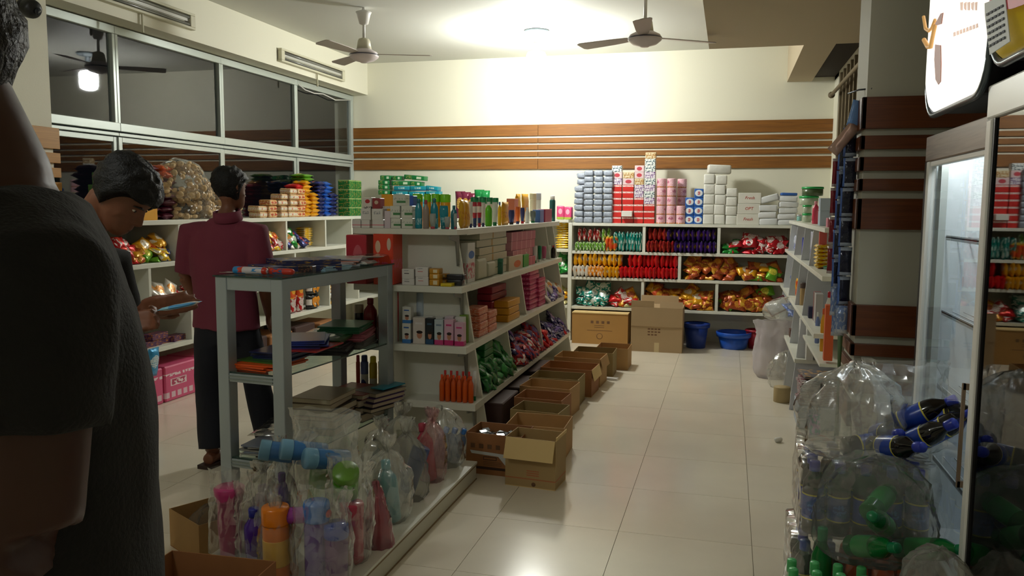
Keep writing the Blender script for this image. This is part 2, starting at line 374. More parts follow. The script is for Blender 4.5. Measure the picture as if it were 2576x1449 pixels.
# --- left wall unit
LF = -4.1
ls = unit('wall_shelf', 'white wall shelf unit under the dark windows on the left')
LZ = (1.39, 1.075, .755, .44)
for z in LZ: board(ls, XL+.01, LF, 4.46, 9.3, z, .035)
MB().box(XL+.01, XL+.02, 4.46, 9.3, .4, LZ[0]).build('back_panel', LAMD, ls)
for k, ys in enumerate(((4.48, 5.38, 6.17, 6.95, 7.73, 8.35), (4.48, 5.03, 6.1, 7.1, 8.2), (4.48, 5.5, 6.3, 6.95, 7.8, 8.5))):
    for y in ys: MB().box(XL+.02, LF-.004, y-.014, y+.014, LZ[k+1], LZ[k]-.035).build('divider', LAM, ls, bevel=.002)
# --- gondola
go = unit('display_shelf', 'white A-shaped display shelf in the middle of the shop floor')
GZ = (1.366, 1.005, .625, .262)
GX = (-1.635, -1.605, -1.575, -1.515)
GY0, GY1 = 4.78, 7.9
for k in range(4):
    board(go, -2.085, GX[k], GY0+.2, GY1+.02, GZ[k], .042)                     # side shelves
    x0 = (-2.345, -2.345, -2.34, -2.0)[k]
    board(go, x0, GX[k], GY0, GY0+.2, GZ[k], (.036, .04, .045, .045)[k])      # end shelves
def xe(z): return -1.70 + (1.33-z)/(1.33)*.215
for y in (4.98, GY1):
    MB().prism([(-2.1, 0), (xe(0), 0), (xe(1.33), 1.325), (-2.1, 1.325)], y-.012, y+.012, 'y').build('side_panel', LAM, go, bevel=.002)
MB().prism([(-2.42, 0), (-2.1, 0), (-2.1, 1.325), (-2.28, 1.325)], GY1-.012, GY1+.012, 'y').build('side_panel', LAM, go)
for k, ys in enumerate(((5.85, 6.72, 7.6), (6.42, 7.25), (5.8, 6.82))):
    for y in ys:
        zt, zb = GZ[k]-.042, GZ[k+1]
        MB().prism([(-2.09, zb), (xe(zb)-.005, zb), (xe(zt)-.005, zt), (-2.09, zt)], y-.01, y+.01, 'y').build('divider', LAM, go)
MB().box(-2.1, -2.085, 4.99, GY1, 0, 1.33).build('back_panel', LAMD, go)
MB().box(-2.10, -2.07, GY0+.012, GY0+.19, GZ[3]-.045, GZ[0]-.04).build('divider', LAM, go, bevel=.002)
for k in range(4):
    z1 = GZ[k]-.043
    MB().prism([(GY0+.01, z1), (GY0+.19, z1), (GY0+.19, z1-.19), (GY0+.165, z1-.2), (GY0+.13, z1-.04), (GY0+.01, z1-.02)], GX[k]-.06, GX[k]-.05, 'x').build('bracket', mat('bracket_grey', '#7f8078', .4, .4), go)
# left side shelves of the gondola (seen through the glass table)
for z in GZ[:3]: board(go, -2.36, -2.1, 5.0, GY1, z, .04)
# --- low white platform in front
pf = empty('platform', (-1.72, 3.2, 0), 0, 'low white platform with brown edging in front of the display shelf', 'platform')
EDG = mat('edge_band', '#8a7350', .6)
MB().box(-.26, .405, -.7, .97, 0, .088).build('base', LAMD, pf)
MB().box(-.265, .41, -.705, .975, .088, .1).build('top_panel', LAM, pf)
MB().box(.405, .409, -.7, .972, .078, .088).box(.405, .409, -.7, .972, 0, .006).build('edging', EDG, pf)
# --- right wall display unit
rs = unit('display_shelf', 'white slanted display shelf under the barred window on the right')
RZ = (1.385, 1.09, .72, .40, .2)
RXF = (.60, .57, .54, .50, .47)
RY0, RY1 = 6.0, 8.9
for k in range(4): board(rs, RXF[k], XR-.01, (5.6, 5.35, 5.4, 6.25)[k], RY1, RZ[k], .03)
def xr(z): return .60 - (1.35-z)/1.35*.12
for y in (6.32, 7.0, 7.75, 8.5):
    MB().prism([(xr(0), 0), (XR-.01, 0), (XR-.01, 1.35), (xr(1.35), 1.35)], y-.01, y+.01, 'y').build('side_panel', mat('laminate_cool', '#c3c6cc', .4), rs)
MB().box(XR-.02, XR-.01, 5.6, RY1, 0, 1.36).build('back_panel', mat('laminate_cool', '#c3c6cc', .4), rs)
# --- aluminium and glass table
TH = math.radians(-5)
tb = empty('display_table', (-2.58, 3.65, 0), TH, 'grey aluminium frame display table with glass shelves beside the platform', 'table')
TW, TD, TT = .415, 1.16, 1.137
q = .07
for (x, y) in ((0, 0), (TW-q, 0), (0, TD-q), (TW-q, TD-q)):
    MB().box(x, x+q, y, y+q, 0, TT).build('leg', ALU, tb, bevel=.004)
for z in (TT-.068, .585, .125):
    h = .068 if z > 1 else .045
    for ya, yb in ((.004, .05), (TD-.05, TD-.004)):
        r_ = MB().box(q, TW-q, ya, yb, z, z+h).build('rail', ALU, tb, bevel=.003)
        if z < 1 and ya < .01:
            for dz in (.012, .03): MB().box(q, TW-q, -.003, .004, z+dz, z+dz+.006).build('rail_groove', mat('aluminium_lip', '#8a9492', .3, .6), r_)
    if z > 1:
        for xa, xb in ((.004, .05), (TW-.05, TW-.004)): MB().box(xa, xb, q, TD-q, z, z+h).build('rail', ALU, tb, bevel=.003)
for z, n in ((TT, 'glass_top'), (.631, 'glass_shelf'), (.171, 'glass_shelf')):
    x0, x1, y0, y1 = (-.008, TW+.008, -.008, TD+.008) if z > 1 else (.01, TW-.01, .01, TD-.01)
    g = MB().box(x0, x1, y0, y1, z, z+.008)
    g.m = [1 if i > 1 else 0 for i in range(6)]
    g.build(n, [GLASSG, GEDGE], tb)
def tbl(u, v, z): # a point on the table in world space
    return Matrix.Translation((-2.58, 3.65, 0))@Matrix.Rotation(TH, 4, 'Z')@Vector((u, v, z))
# ================================================================== FRIDGES AND LIGHT BOXES
FRW = mat('fridge_white', '#eeeeea', .3); FRB = mat('fridge_black', '#1a181b', .35)
FWD = wood('fridge_header', '#5d4a38', '#86705a', .35)
f1 = empty('display_fridge', (.757, 3.18, 0), 0, 'glass-door display fridge with a brown header beside the bottle packs', 'fridge')
y0, y1 = -.41, .43
MB().box(.03, .66, y1-.03, y1, .06, 1.8).box(.03, .66, y0, y0+.03, .06, 1.8).box(.03, .66, y0, y1, 1.76, 1.8).box(.03, .66, y0, y1, .06, .2).box(.63, .66, y0, y1, .06, 1.8).build('cabinet', mat('fridge_inner', '#e6ecee', .4), f1)
MB().box(.05, .075, y0+.05, y1-.06, 1.735, 1.755).build('added_glow_strip', mat('fridge_added_glow', (1., .99, .96), .5, emit=38.), f1)  # unseen glowing strip, added to brighten the cabinet inside
MB().box(.03, .66, y1, y1+.012, .04, 1.8).build('side_cover', FRB, f1)
MB().box(.0, .03, y0, y1+.012, 1.7, 1.80).build('header', FWD, f1, bevel=.004)
d = MB().box(0, .03, y1-.055, y1-.012, .22, 1.7).box(0, .03, y0, y0+.06, .22, 1.7).box(0, .03, y0+.06, y1-.055, .22, .27).box(.006, .03, y0+.06, y1-.055, 1.68, 1.7)
d.build('door_frame', FRW, f1, bevel=.004)
MB().box(0, .03, y1-.012, y1+.014, .04, 1.7).build('door_gasket', FRB, f1)
MB().box(.012, .018, y0+.06, y1-.055, .27, 1.68).build('door_glass', clear('fridge_glass', (.86, .9, .92), 1.9), f1)
MB().box(0, .04, y0, y1, .04, .2).build('kick_plate', FRB, f1)
MB().box(-.022, -.012, y0+.045, y0+.056, .62, .96).box(-.02, .01, y0+.045, y0+.056, .62, .64).box(-.02, .01, y0+.045, y0+.056, .94, .96).build('handle', mat('handle_brown', '#7d6a55', .4), f1)
for z in (.5, .8, 1.1, 1.4):
    b = MB()
    for k in range(14): b.box(.08+.04*k, .084+.04*k, y0+.04, y1-.04, z, z+.004)
    b.box(.08, .085, y0+.04, y1-.04, z-.01, z+.01).box(.6, .605, y0+.04, y1-.04, z-.01, z+.01)
    o = b.build('wire_shelf', mat('wire_white', '#c6ccd0', .35), f1); o['kind'] = 'stuff'
MB().box(.035, .06, y1-.11, y1-.05, .25, 1.7).build('door_seal', mat('seal_white', '#b9bfba', .5), f1)
f2 = empty('display_fridge', (.735, 2.33, 0), 0, 'white framed display fridge with dark glass at the right edge', 'fridge')
y0, y1 = -.42, .42
MB().box(.04, .66, y1-.03, y1, .06, 1.88).box(.04, .66, y0, y0+.03, .06, 1.88).box(.04, .66, y0, y1, 1.84, 1.88).box(.04, .66, y0, y1, .06, .2).box(.63, .66, y0, y1, .06, 1.88).build('cabinet', mat('fridge_dark_inner', '#2a2726', .5), f2)
MB().box(0, .04, y0, y1, 1.78, 1.88).box(0, .04, y1-.05, y1, .2, 1.78).box(0, .04, y0, y0+.05, .2, 1.78).box(0, .04, y0+.05, y1-.05, .2, .26).build('door_frame', FRW, f2, bevel=.006)
MB().box(.006, .035, y1-.066, y1-.05, .26, 1.78).build('door_gasket', FRB, f2)
MB().box(.012, .018, y0+.05, y1-.066, .26, 1.78).build('door_glass', clear('fridge_glass_dark', (.55, .55, .55), 2.1), f2)
MB().box(0, .05, y0, y1, .04, .2).build('kick_plate', FRB, f2)
for z in (.55, .9, 1.25, 1.55): MB().box(.08, .62, y0+.04, y1-.04, z, z+.006).build('wire_shelf', mat('wire_dark', '#4a4846', .4), f2)
def rrect(y0, y1, z0, z1, r, n=6):
    p = []
    for cy, cz, a0 in ((y1-r, z1-r, 0), (y0+r, z1-r, 90), (y0+r, z0+r, 180), (y1-r, z0+r, 270)):
        for k in range(n+1):
            a = math.radians(a0+90*k/n); p.append((cy+r*math.cos(a), cz+r*math.sin(a)))
    return p
def sign_box(name, label, loc, hw, h, facemat, rimmat, art):
    t = empty(name, loc, 0, label, 'sign')
    # rounded front curving outwards: a fan of rings from the rim to the middle
    mb = MB(); rings = []
    for s, xx in ((1., 0.), (.97, -.012), (.9, -.022), (.7, -.034), (.4, -.042), (.0, -.045)):
        rings.append([(xx, y*s, h/2+(z-h/2)*s) for y, z in rrect(-hw, hw, 0, h, .12)])
    n = len(rings[0]); vs = [p for r_ in rings for p in r_]
    fs = [(j*n+i, j*n+(i+1) % n, (j+1)*n+(i+1) % n, (j+1)*n+i) for j in range(len(rings)-1) for i in range(n)]
    mb.add(vs, fs, 0, True).build('lit_face', facemat, t)
    MB().prism(rrect(-hw-.008, hw+.008, -.008, h+.008, .125), .002, .2, 'x').build('casing', rimmat, t, bevel=.006)
    rim = MB(); P_ = rrect(-hw-.012, hw+.012, -.012, h+.012, .128); rim.tube([(0, y, z) for y, z in P_+P_[:1]], .012, 8).build('rim', mat('sign_rim', '#5f6a72', .25, .6), t)
    art(t); return t
def art1(t):
    """print on the first light box: a slim brown pod, a tan ribbon and lines of lettering"""
    rr = mat('sign_print_red', '#8a4526', .5, emit=.25); bl = mat('sign_print_tan', '#c79a5c', .5, emit=.5); pale = mat('sign_print_pale', '#cfae9a', .5, emit=.6)
    def q(px, py): p = at(px, py, 'X', .6775); return (p.y-3.10, p.z-1.872)
    def flat(pts, m): MB().prism([q(*p) for p in pts], -.0475, -.0455, 'x').build('print', m, t)
    flat([(2352, 112), (2366, 114), (2367, 160), (2366, 205), (2360, 213), (2353, 200), (2350, 150)], rr)
    flat([(2352, 60), (2366, 34), (2372, 32), (2368, 60), (2356, 64)], rr)
    rib = MB(); rib.tube([(-.047, *q(*p)) for p in ((2323, 42), (2328, 72), (2336, 78), (2344, 70), (2352, 50))], .006, 8); rib.build('print', bl, t)
    rib = MB(); rib.tube([(-.047, *q(*p)) for p in ((2324, 100), (2334, 118), (2341, 118), (2349, 80), (2353, 64))], .008, 8); rib.build('print', bl, t)
    for k in range(5): flat([(2415+9*k, 6+2*(k % 2)), (2421+9*k, 5), (2420+9*k, 26), (2416+9*k, 26-4*(k % 2))], pale)
    for k in range(8): flat([(2398+8*k, 92-3*k), (2403+8*k, 90-3*k), (2402+8*k, 80-3*k), (2398+8*k, 82-3*k)], pale)
SG1 = mat('sign_glow', (1., .93, .84), .5, emit=SIGN_GLOW)
sign_box('light_box_sign', 'glowing white rounded light box sign over the far fridge', (.725, 3.10, 1.872), .375, .72, SG1, FRB, art1)
def art2(t):
    """print on the second light box: red field over yellow, with a taped paper notice"""
    def q(px, py, x=.662): p = at(px, py, 'X', x); return (p.y-2.28, p.z-1.925)
    def flat(pts, m, d=0, nm='print'): MB().prism([q(*p) for p in pts], -.0525-d, -.0505-d, 'x').build(nm, m, t)
    flat([(2488, -6), (2490, 34), (2512, 26), (2545, 22), (2600, 2), (2600, -60), (2490, -60)], mat('sign_pink', '#b8404a', .5, emit=.1))
    flat([(2480, 38), (2492, 138), (2543, 104), (2530, -12), (2479, 8)], mat('notice_paper', '#c2c6c0', .6, emit=.06), .003, 'paper_notice')
    ink = mat('notice_ink', '#4a4f57', .7)
    for k in range(6):
        for j in range(5):
            x0 = 2486+9*j+k; y0_ = 34+16*k-5*j
            flat([(x0, y0_), (x0+6, y0_-3), (x0+6, y0_+3), (x0, y0_+6)], ink, .006, 'lettering')
sign_box('light_box_sign', 'yellow and red light box sign with a paper notice over the near fridge', (.715, 2.28, 1.925), .37, .66, mat('sign_yellow', '#b89c06', .4, emit=.2), FRB, art2)
# ====@@P3
# ================================================================== GOODS: prototypes
ME = {}
def packet_me(w, h, t, m, seed=0, tag_=''):
    """pillow pack: flat crimped ends, swollen middle; width x, height z from 0, thickness y"""
    k = ('p', w, h, t, m.name, seed)
    if k in ME: return ME[k]
    rn = random.Random(seed*31+int(w*1000)); nx, nz = 6, 8; mb = MB(); vs = []
    ox = rn.random()*50
    for sgn in (1, -1):
        for j in range(nz+1):
            v = j/nz*2-1
            for i in range(nx+1):
                u = i/nx*2-1
                prof = max(0, 1-abs(u)**3.2)**.6*max(0, 1-abs(v)**5)**.7 if 0 < j < nz and 0 < i < nx else 0
                n = noise.noise(Vector((u*2.1+ox, v*2.1, sgn)))
                y = sgn*(t/2)*prof*(1+.55*n) + sgn*.0006
                vs.append((u*w/2*(1-.07*(1-v*v))+.006*n*0, y+.1*t*noise.noise(Vector((u+ox, v*1.3, 0))), h/2+v*h/2))
    row = nx+1; N1 = row*(nz+1)
    fs = [(j*row+i, j*row+i+1, (j+1)*row+i+1, (j+1)*row+i) for j in range(nz) for i in range(nx)]
    fs += [tuple(N1+k_ for k_ in reversed(f)) for f in fs]
    ring = [i for i in range(row)]+[j*row+nx for j in range(1, nz+1)]+[nz*row+i for i in range(nx-1, -1, -1)]+[j*row for j in range(nz-1, 0, -1)]
    fs += [(ring[i], N1+ring[i], N1+ring[(i+1) % len(ring)], ring[(i+1) % len(ring)]) for i in range(len(ring))]
    mb.add(vs, fs, 0, True); ME[k] = mb.mesh('packet', m); return ME[k]
def pk_mat(name, base, ov=None, band=None, rough=.28, metal=.25, third=None):
    L = []
    if band: L.append(([('z', .0, .16)], band)); L.append(([('z', .86, 1.0)], band))
    if third: L.append(([('noise', 3.5, .55)], third))
    if ov: L.append(([('oval', 'x', 'z', .5, .55, .36, .22)], ov)); L.append(([('oval', 'x', 'z', .5, .55, .36, .22), ('rows', 'z', 14, .4), ('noise', 14, .5)], base))
    return printed(name, base, L, rough, metal, bump=.5, bscale=40)
def rbox_me(w, d, h, m, soft=0., seed=0):
    """small carton or wrapped block, rounded edges; origin at the middle of its base"""
    k = ('b', round(w, 4), round(d, 4), round(h, 4), m.name, soft, seed)
    if k in ME: return ME[k]
    bm = bmesh.new(); bmesh.ops.create_cube(bm, size=1)
    for v in bm.verts: v.co = (v.co.x*w, v.co.y*d, (v.co.z+.5)*h)
    r = soft if soft else min(w, d, h)*.035
    bmesh.ops.bevel(bm, geom=bm.edges[:], offset=r, segments=3 if soft else 1, affect='EDGES', profile=.5)
    if soft:
        for v in bm.verts:
            n = noise.noise_vector(v.co*38+Vector((seed*7, 0, 0))); v.co += n*soft*.35
        for f in bm.faces: f.smooth = True
    me = bpy.data.meshes.new('carton'); bm.to_mesh(me); bm.free(); me.materials.append(m); ME[k] = me; return me
def lathe_me(prof, m, n=16, sx=1, sy=1, key=None):
    k = ('l', tuple(prof), m.name, sx, sy, n)
    if k in ME: return ME[k]
    ME[k] = MB().lathe(list(prof), n, 0, None, sx, sy).mesh('lathe', m); return ME[k]
def put(name, me, loc, rot, label, cat, group=None, scale=None):
    o = link(name, me, None, loc, rot, scale); tag(o, label, cat, group); return o
def bottle(loc, h, r, body, cap, label, group=None, rot=(0, 0, 0), lab=None, style='bottle', name='bottle', cat='bottle', flat=1.):
    """bottle, tube, jar or can with its cap (and printed sleeve) as parts"""
    pr = {'bottle': [(r*.85, 0), (r, h*.03), (r, h*.62), (r*.9, h*.72), (r*.42, h*.84), (r*.4, h*.88)],
          'jar': [(r*.95, 0), (r, h*.04), (r, h*.74), (r*.93, h*.78)],
          'can': [(r*.95, 0), (r, h*.02), (r, h*.8), (r*.7, h*.86)],
          'pump': [(r*.95, 0), (r, h*.05), (r, h*.78), (r*.5, h*.84)],
          'tumbler': [(r*.78, 0), (r*.8, h*.02), (r*.95, h*.5), (r*.9, h*.75), (r*.95, h*.8)],
          'tube': [(r*.62, 0), (r*.66, h*.14), (r*.7, h*.15), (r, h*.6), (r*1.0, h*.8), (r*.9, h*.99)]}[style]
    pc = {'bottle': [(r*.46, h*.86), (r*.47, h*.88), (r*.47, h*.985), (r*.4, h)],
          'jar': [(r*1.03, h*.76), (r*1.05, h*.78), (r*1.05, h*.97), (r*.98, h)],
          'can': [(r*.78, h*.83), (r*.8, h*.85), (r*.76, h*.98), (r*.6, h)],
          'pump': [(r*.52, h*.82), (r*.55, h*.84), (r*.5, h*.98), (r*.4, h)],
          'tumbler': [(r*1.0, h*.8), (r*1.0, h*.84), (r*1.12, h*.9), (r*1.16, h*.98), (r*1.0, h)],
          'tube': [(r*.64, 0), (r*.68, .01*h), (r*.7, h*.15), (r*.6, h*.155)]}[style]
    if style == 'tube': pr = pr[2:]
    sy = flat
    o = put(name, lathe_me([(round(a, 4), round(b, 4)) for a, b in pr], body, 16, 1, sy), loc, rot, label, cat, group)
    link('cap', lathe_me([(round(a, 4), round(b, 4)) for a, b in pc], cap, 16, 1, sy), o)
    if lab: link('wrapper', lathe_me([(round(r*1.006, 5), round(h*.2, 4)), (round(r*1.012, 5), round(h*.21, 4)), (round(r*1.012, 5), round(h*.55, 4)), (round(r*1.006, 5), round(h*.56, 4))], lab, 16, 1, sy), o)
    return o
R = math.radians
def jit(a): return random.uniform(-a, a)
# ------------------------------------------------------------------ back shelf, top: wrapped rolls, soap cartons, tissues
ROLL = mat('roll_wrap', '#9097a3', .35, bump=.6, bscale=50, vary=.08, vscale=20)
YT = 9.08
zt = BZ[0]
def xpx(px, Y=YT, py=500): return at(px, py, 'Y', Y)[0]
def zpx(py, px=1600, Y=YT): return at(px, py, 'Y', Y)[2]
def col_stack(name, px0, px1, n, h, me_f, label, cat, group, Y=YT, z0=None, jx=.002, rot=0):
    x = (xpx(px0, Y)+xpx(px1, Y))/2; z = zt if z0 is None else z0
    for k in range(n):
        put(name, me_f(k), (x+jit(jx), Y+jit(jx), z), (0, 0, rot+jit(.02)), label, cat, group); z += h+.0006
    return z
rh = .068
for c, (a, b, n) in enumerate(((1446, 1469, 6), (1470, 1494, 9), (1495, 1518, 9), (1519, 1543, 9))):
    wd = xpx(b)-xpx(a)
    col_stack('wrapped_roll', a, b, n, rh-(.004 if n == 9 else 0), lambda k: rbox_me(round(wd*.98, 3), .11, rh-.003, ROLL, .02, k % 3), 'blue-grey wrapped roll in the big block', 'tissue roll', 'blue-grey wrapped rolls on the back shelf', Y=9.02)
for k in range(3): put('wrapped_roll', rbox_me(.1, .11, rh-.003, ROLL, .02, k), (xpx(1463, 9.2), 9.2, zt+.36+.069*k), (0, 0, 0), 'blue-grey wrapped roll behind the big block', 'tissue roll', 'wrapped rolls in the rear row')
for k in range(6): put('wrapped_roll', rbox_me(.1, .11, .058, ROLL, .02, k % 3), (xpx(1463, 9.2), 9.2, zt+.059*k), (0, 0, 0), 'blue-grey wrapped roll behind the big block', 'tissue roll', 'wrapped rolls in the rear row')
RED = printed('soap_red', '#c22a25', [([('z', .72, .95)], '#e8dfd8'), ([('z', .78, .9), ('noise', 9, .5)], '#bb3333')])
PAT = [printed('soap_teal', '#dfe2de', [([('noise', 4.5, .56)], '#37525a')]),
       printed('soap_pink', '#dcc3c4', [([('oval', 'x', 'z', .5, .5, .28, .3)], '#b8434e')]),
       printed('soap_purple', '#ded6dc', [([('noise', 6, .55)], '#6d4580')]),
       printed('soap_gold', '#d8c9a6', [([('noise', 5, .53)], '#a5763a')])]
sh = .0705
nm = ('teal', 'pink', 'purple', 'gold')
for (a, b, seq) in ((1541, 1566, 'rrrrrr21'+'0'), (1568, 1596, 'rrrrrr13'), (1597, 1621, 'rrrr2231'+'1'), (1622, 1649, 'rrr2020200'+'3')):
    z = zt; wd = round((xpx(b)-xpx(a))*.97, 3); x = (xpx(a)+xpx(b))/2
    for q, ch in enumerate(seq):
        if ch == 'r': put('soap_carton', rbox_me(wd, .09, sh-.001, RED), (x+jit(.002), 9.05, z), (0, 0, jit(.02)), 'red soap carton with white band', 'carton', 'red soap cartons')
        else: put('soap_carton', rbox_me(wd, .09, sh-.001, PAT[int(ch)]), (x+jit(.003), 9.05, z), (0, 0, jit(.03)), 'small white soap carton, %s print' % nm[int(ch)], 'carton', 'patterned soap cartons, '+nm[int(ch)])
        z += sh
put('soap_carton', rbox_me(.115, .09, .06, mat('soap_white', '#e2dfd6', .4)), (xpx(1581), 8.985, zt+.075), (0, 0, 0), 'plain white soap carton pulled forward in the red stack', 'carton')
PKR = printed('roll_pink', '#dba9b4', [([('z', .0, .13)], '#c9803f'), ([('oval', 'x', 'z', .5, .6, .25, .18)], '#b4607a'), ([('noise', 12, .6)], '#efd2d6')])
for (a, b, n, Y, c) in ((1652, 1675, 5, 9.04, 0), (1677, 1701, 5, 9.04, 0), (1703, 1727, 5, 9.17, 1), (1702, 1726, 2, 9.03, 2)):
    wd = xpx(b)-xpx(a)
    for k in range(n):
        put('toilet_roll', lathe_me([(.045, 0), (.0505, .003), (.051, .006), (.051, .092), (.0505, .095), (.045, .098)], PKR, 18), ((xpx(a, Y)+xpx(b, Y))/2, Y, zt+.0985*k), (0, 0, k*1.3), 'pink wrapped toilet roll beside red cartons', 'toilet roll', 'pink toilet rolls on the back shelf')
BLW = printed('tissue_blue', '#2b5fae', [([('oval', 'x', 'z', .5, .5, .42, .36)], '#dfe4e8'), ([('oval', 'x', 'z', .5, .5, .16, .2), ('noise', 9, .45)], '#b03c3c')])
for (a, b, n) in ((1725, 1747, 3), (1748, 1769, 4)):
    for k in range(n): put('tissue_pack', rbox_me(.094, .1, .094, BLW, .008), ((xpx(a)+xpx(b))/2, 9.06, zt+.0955*k), (0, 0, jit(.03)), 'blue and white tissue pack', 'tissue pack', 'blue and white tissue packs')
WT = mat('tissue_white', '#d6d5cc', .5, bump=.4, bscale=35)
for (a, b, n, h) in ((1770, 1797, 5, .108), (1799, 1826, 5, .106), (1828, 1854, 4, .098)):
    for k in range(n): put('tissue_pack', rbox_me(.116, .11, h-.003, WT, .014, (k+a) % 4), ((xpx(a)+xpx(b))/2+jit(.006), 9.05, zt+h*k), (0, 0, jit(.06)), 'plain white wrapped tissue block', 'tissue pack', 'plain white tissue blocks')
put('tissue_pack', rbox_me(.24, .13, .095, WT, .016, 2), (xpx(1806)+.0, 9.08, zt+.543), (0, R(3), R(8)), 'white tissue block lying across the top of the tall white stack', 'tissue pack')
WB = mat('box_white', '#d9d7cc', .45)
z = zt
RT = mat('red_lettering', '#b3342f', .5)
def text_me(s, size, m, ext=.0004):
    cu = bpy.data.curves.new('lettering', 'FONT'); cu.body = s; cu.size = size; cu.extrude = ext; cu.align_x = 'CENTER'; cu.resolution_u = 2; cu.shear = .25
    tmp = bpy.data.objects.new('lettering', cu); C.objects.link(tmp); dg = bpy.context.evaluated_depsgraph_get()
    me = bpy.data.meshes.new_from_object(tmp.evaluated_get(dg)); bpy.data.objects.remove(tmp); me.materials.clear(); me.materials.append(m); return me
for k, s_ in enumerate(('Fresh', 'OPT', 'Fresh')):
    o = put('napkin_box', rbox_me(.232, .14, .112, WB), (xpx(1884)+.006*(k-1), 9.06, z), (0, 0, jit(.02)), 'white napkin box with red lettering, %s of the stack of three' % ('bottom', 'middle', 'top')[k], 'box')
    link('lettering', text_me(s_, .045, RT), o, (0, -.0708, .045), (PI/2, 0, 0)); z += .113
WPk = mat('white_pack', '#d4d6d6', .35, bump=.5, bscale=30)
for i, (a, b, n, top) in enumerate(((1912, 1954, 4, 0), (1960, 2005, 5, 1))):
    z = zt
    for k in range(n):
        h = .062 if n == 5 else .072; tl = R(-16) if (i == 0 and k == 3) else jit(.05)
        put('napkin_pack', rbox_me(.19, .15, h-.004, WPk, .016, k % 4), ((xpx(a)+xpx(b))/2+jit(.008)+(.02 if tl < -.2 else 0), 9.06, z+(.03 if tl < -.2 else 0)), (0, tl, jit(.08)), 'soft white napkin pack, slumped stack', 'napkin pack', 'soft white napkin packs'); z += h
put('napkin_pack', rbox_me(.16, .14, .03, mat('napkin_blue', '#2a5aa6', .4), .008), (xpx(1983), 9.06, z), (0, .03, .05), 'blue topped napkin pack on the rightmost white stack', 'napkin pack')
PKP = printed('pad_pink', '#d94c7c', [([('z', 0, .2)], '#a9b94a'), ([('oval', 'x', 'z', .5, .6, .25, .2)], '#efb0c4')], .3)
for k, px in enumerate((1411, 1431)): put('pad_pack', rbox_me(.085, .09, .155-.01*k, PKP, .012, k), (xpx(px, 9.05), 9.05, BZ2[0]), (0, 0, jit(.1)), 'pink wrapped pad pack beside white upright', 'pad pack', 'pink pad packs')
# green and teal detergent packs behind the gondola
GRN = printed('soap_green', '#14733a', [([('x', .1, .4), ('rows', 'z', 3, .5), ('noise', 9, .5)], '#c8b35a'), ([('x', .62, .85), ('z', .25, .75)], '#c8d6bb')])
TEAL = printed('soap_tealpack', '#13899a', [([('x', .3, .7), ('z', .4, .7), ('noise', 9, .48)], '#cfe3df'), ([('z', .0, .3)], '#0f6e8f')], bump=.6)
def bz_(px, py, Y=9.1): return at(px, py, 'Y', Y)
for px, py, w_, m, rt, nm_ in ((974, 447, .135, GRN, 0, 'dark green'), (1003, 448, .11, GRN, 0, 'dark green'), (1046, 447, .26, GRN, .09, 'dark green'), (970, 459, .14, GRN, 0, 'dark green'), (1013, 461, .24, GRN, 0, 'dark green'), (1050, 462, .14, GRN, .08, 'dark green'),
                         (970, 471, .14, GRN, 0, 'dark green'), (1015, 474, .2, TEAL, 0, 'teal'), (1056, 474, .2, TEAL, 0, 'teal'), (1090, 474, .15, TEAL, .1, 'teal'), (970, 484, .14, GRN, 0, 'dark green'), (1010, 487, .2, TEAL, 0, 'teal'), (1052, 488, .2, TEAL, 0, 'teal'), (1092, 487, .17, TEAL, .0, 'teal')):
    p = bz_(px, py+6)
    put('detergent_pack', rbox_me(w_, .12, .054, m, .006, 1), (p.x, 9.1, p.z), (0, rt, jit(.03)), '%s detergent pack against back wall' % nm_, 'soap pack', '%s detergent packs in the corner pile' % nm_)
for k in range(7):
    for px in (970, 1012, 1054, 1094):
        z_ = BZ2[0]+.0575*k
        if z_ < bz_(1000, 494).z-.055: put('detergent_pack', rbox_me(.17, .12, .056, TEAL if px > 990 else GRN, .006, 1), (bz_(px, 480).x, 9.1, z_), (0, 0, jit(.03)), '%s detergent pack against back wall' % ('teal' if px > 990 else 'dark green'), 'soap pack', '%s detergent packs in the corner pile' % ('teal' if px > 990 else 'dark green'))
MRP = pk_mat('pack_maroon', '#6d1f3a', '#c9a14a')
for px, py, m, nm_ in ((1158, 492, MRP, 'maroon'), (1172, 494, MRP, 'maroon'), (1186, 497, MRP, 'maroon'), (1206, 488, pk_mat('pack_greenw', '#17803f', '#9ccf9c'), 'green'), (1220, 490, pk_mat('pack_greenw', '#17803f', '#9ccf9c'), 'green')):
    p = bz_(px, py); h = p.z+.05-BZ2[0]
    put('snack_packet', packet_me(.12, .2, .07, m, 1), (p.x, 9.1, BZ2[0]+.0), (0, 0, jit(.3)), 'tall %s packet behind the display shelf bottles' % nm_, 'packet', '%s packets behind the middle shelf' % nm_, scale=(1, 1, h/.2))
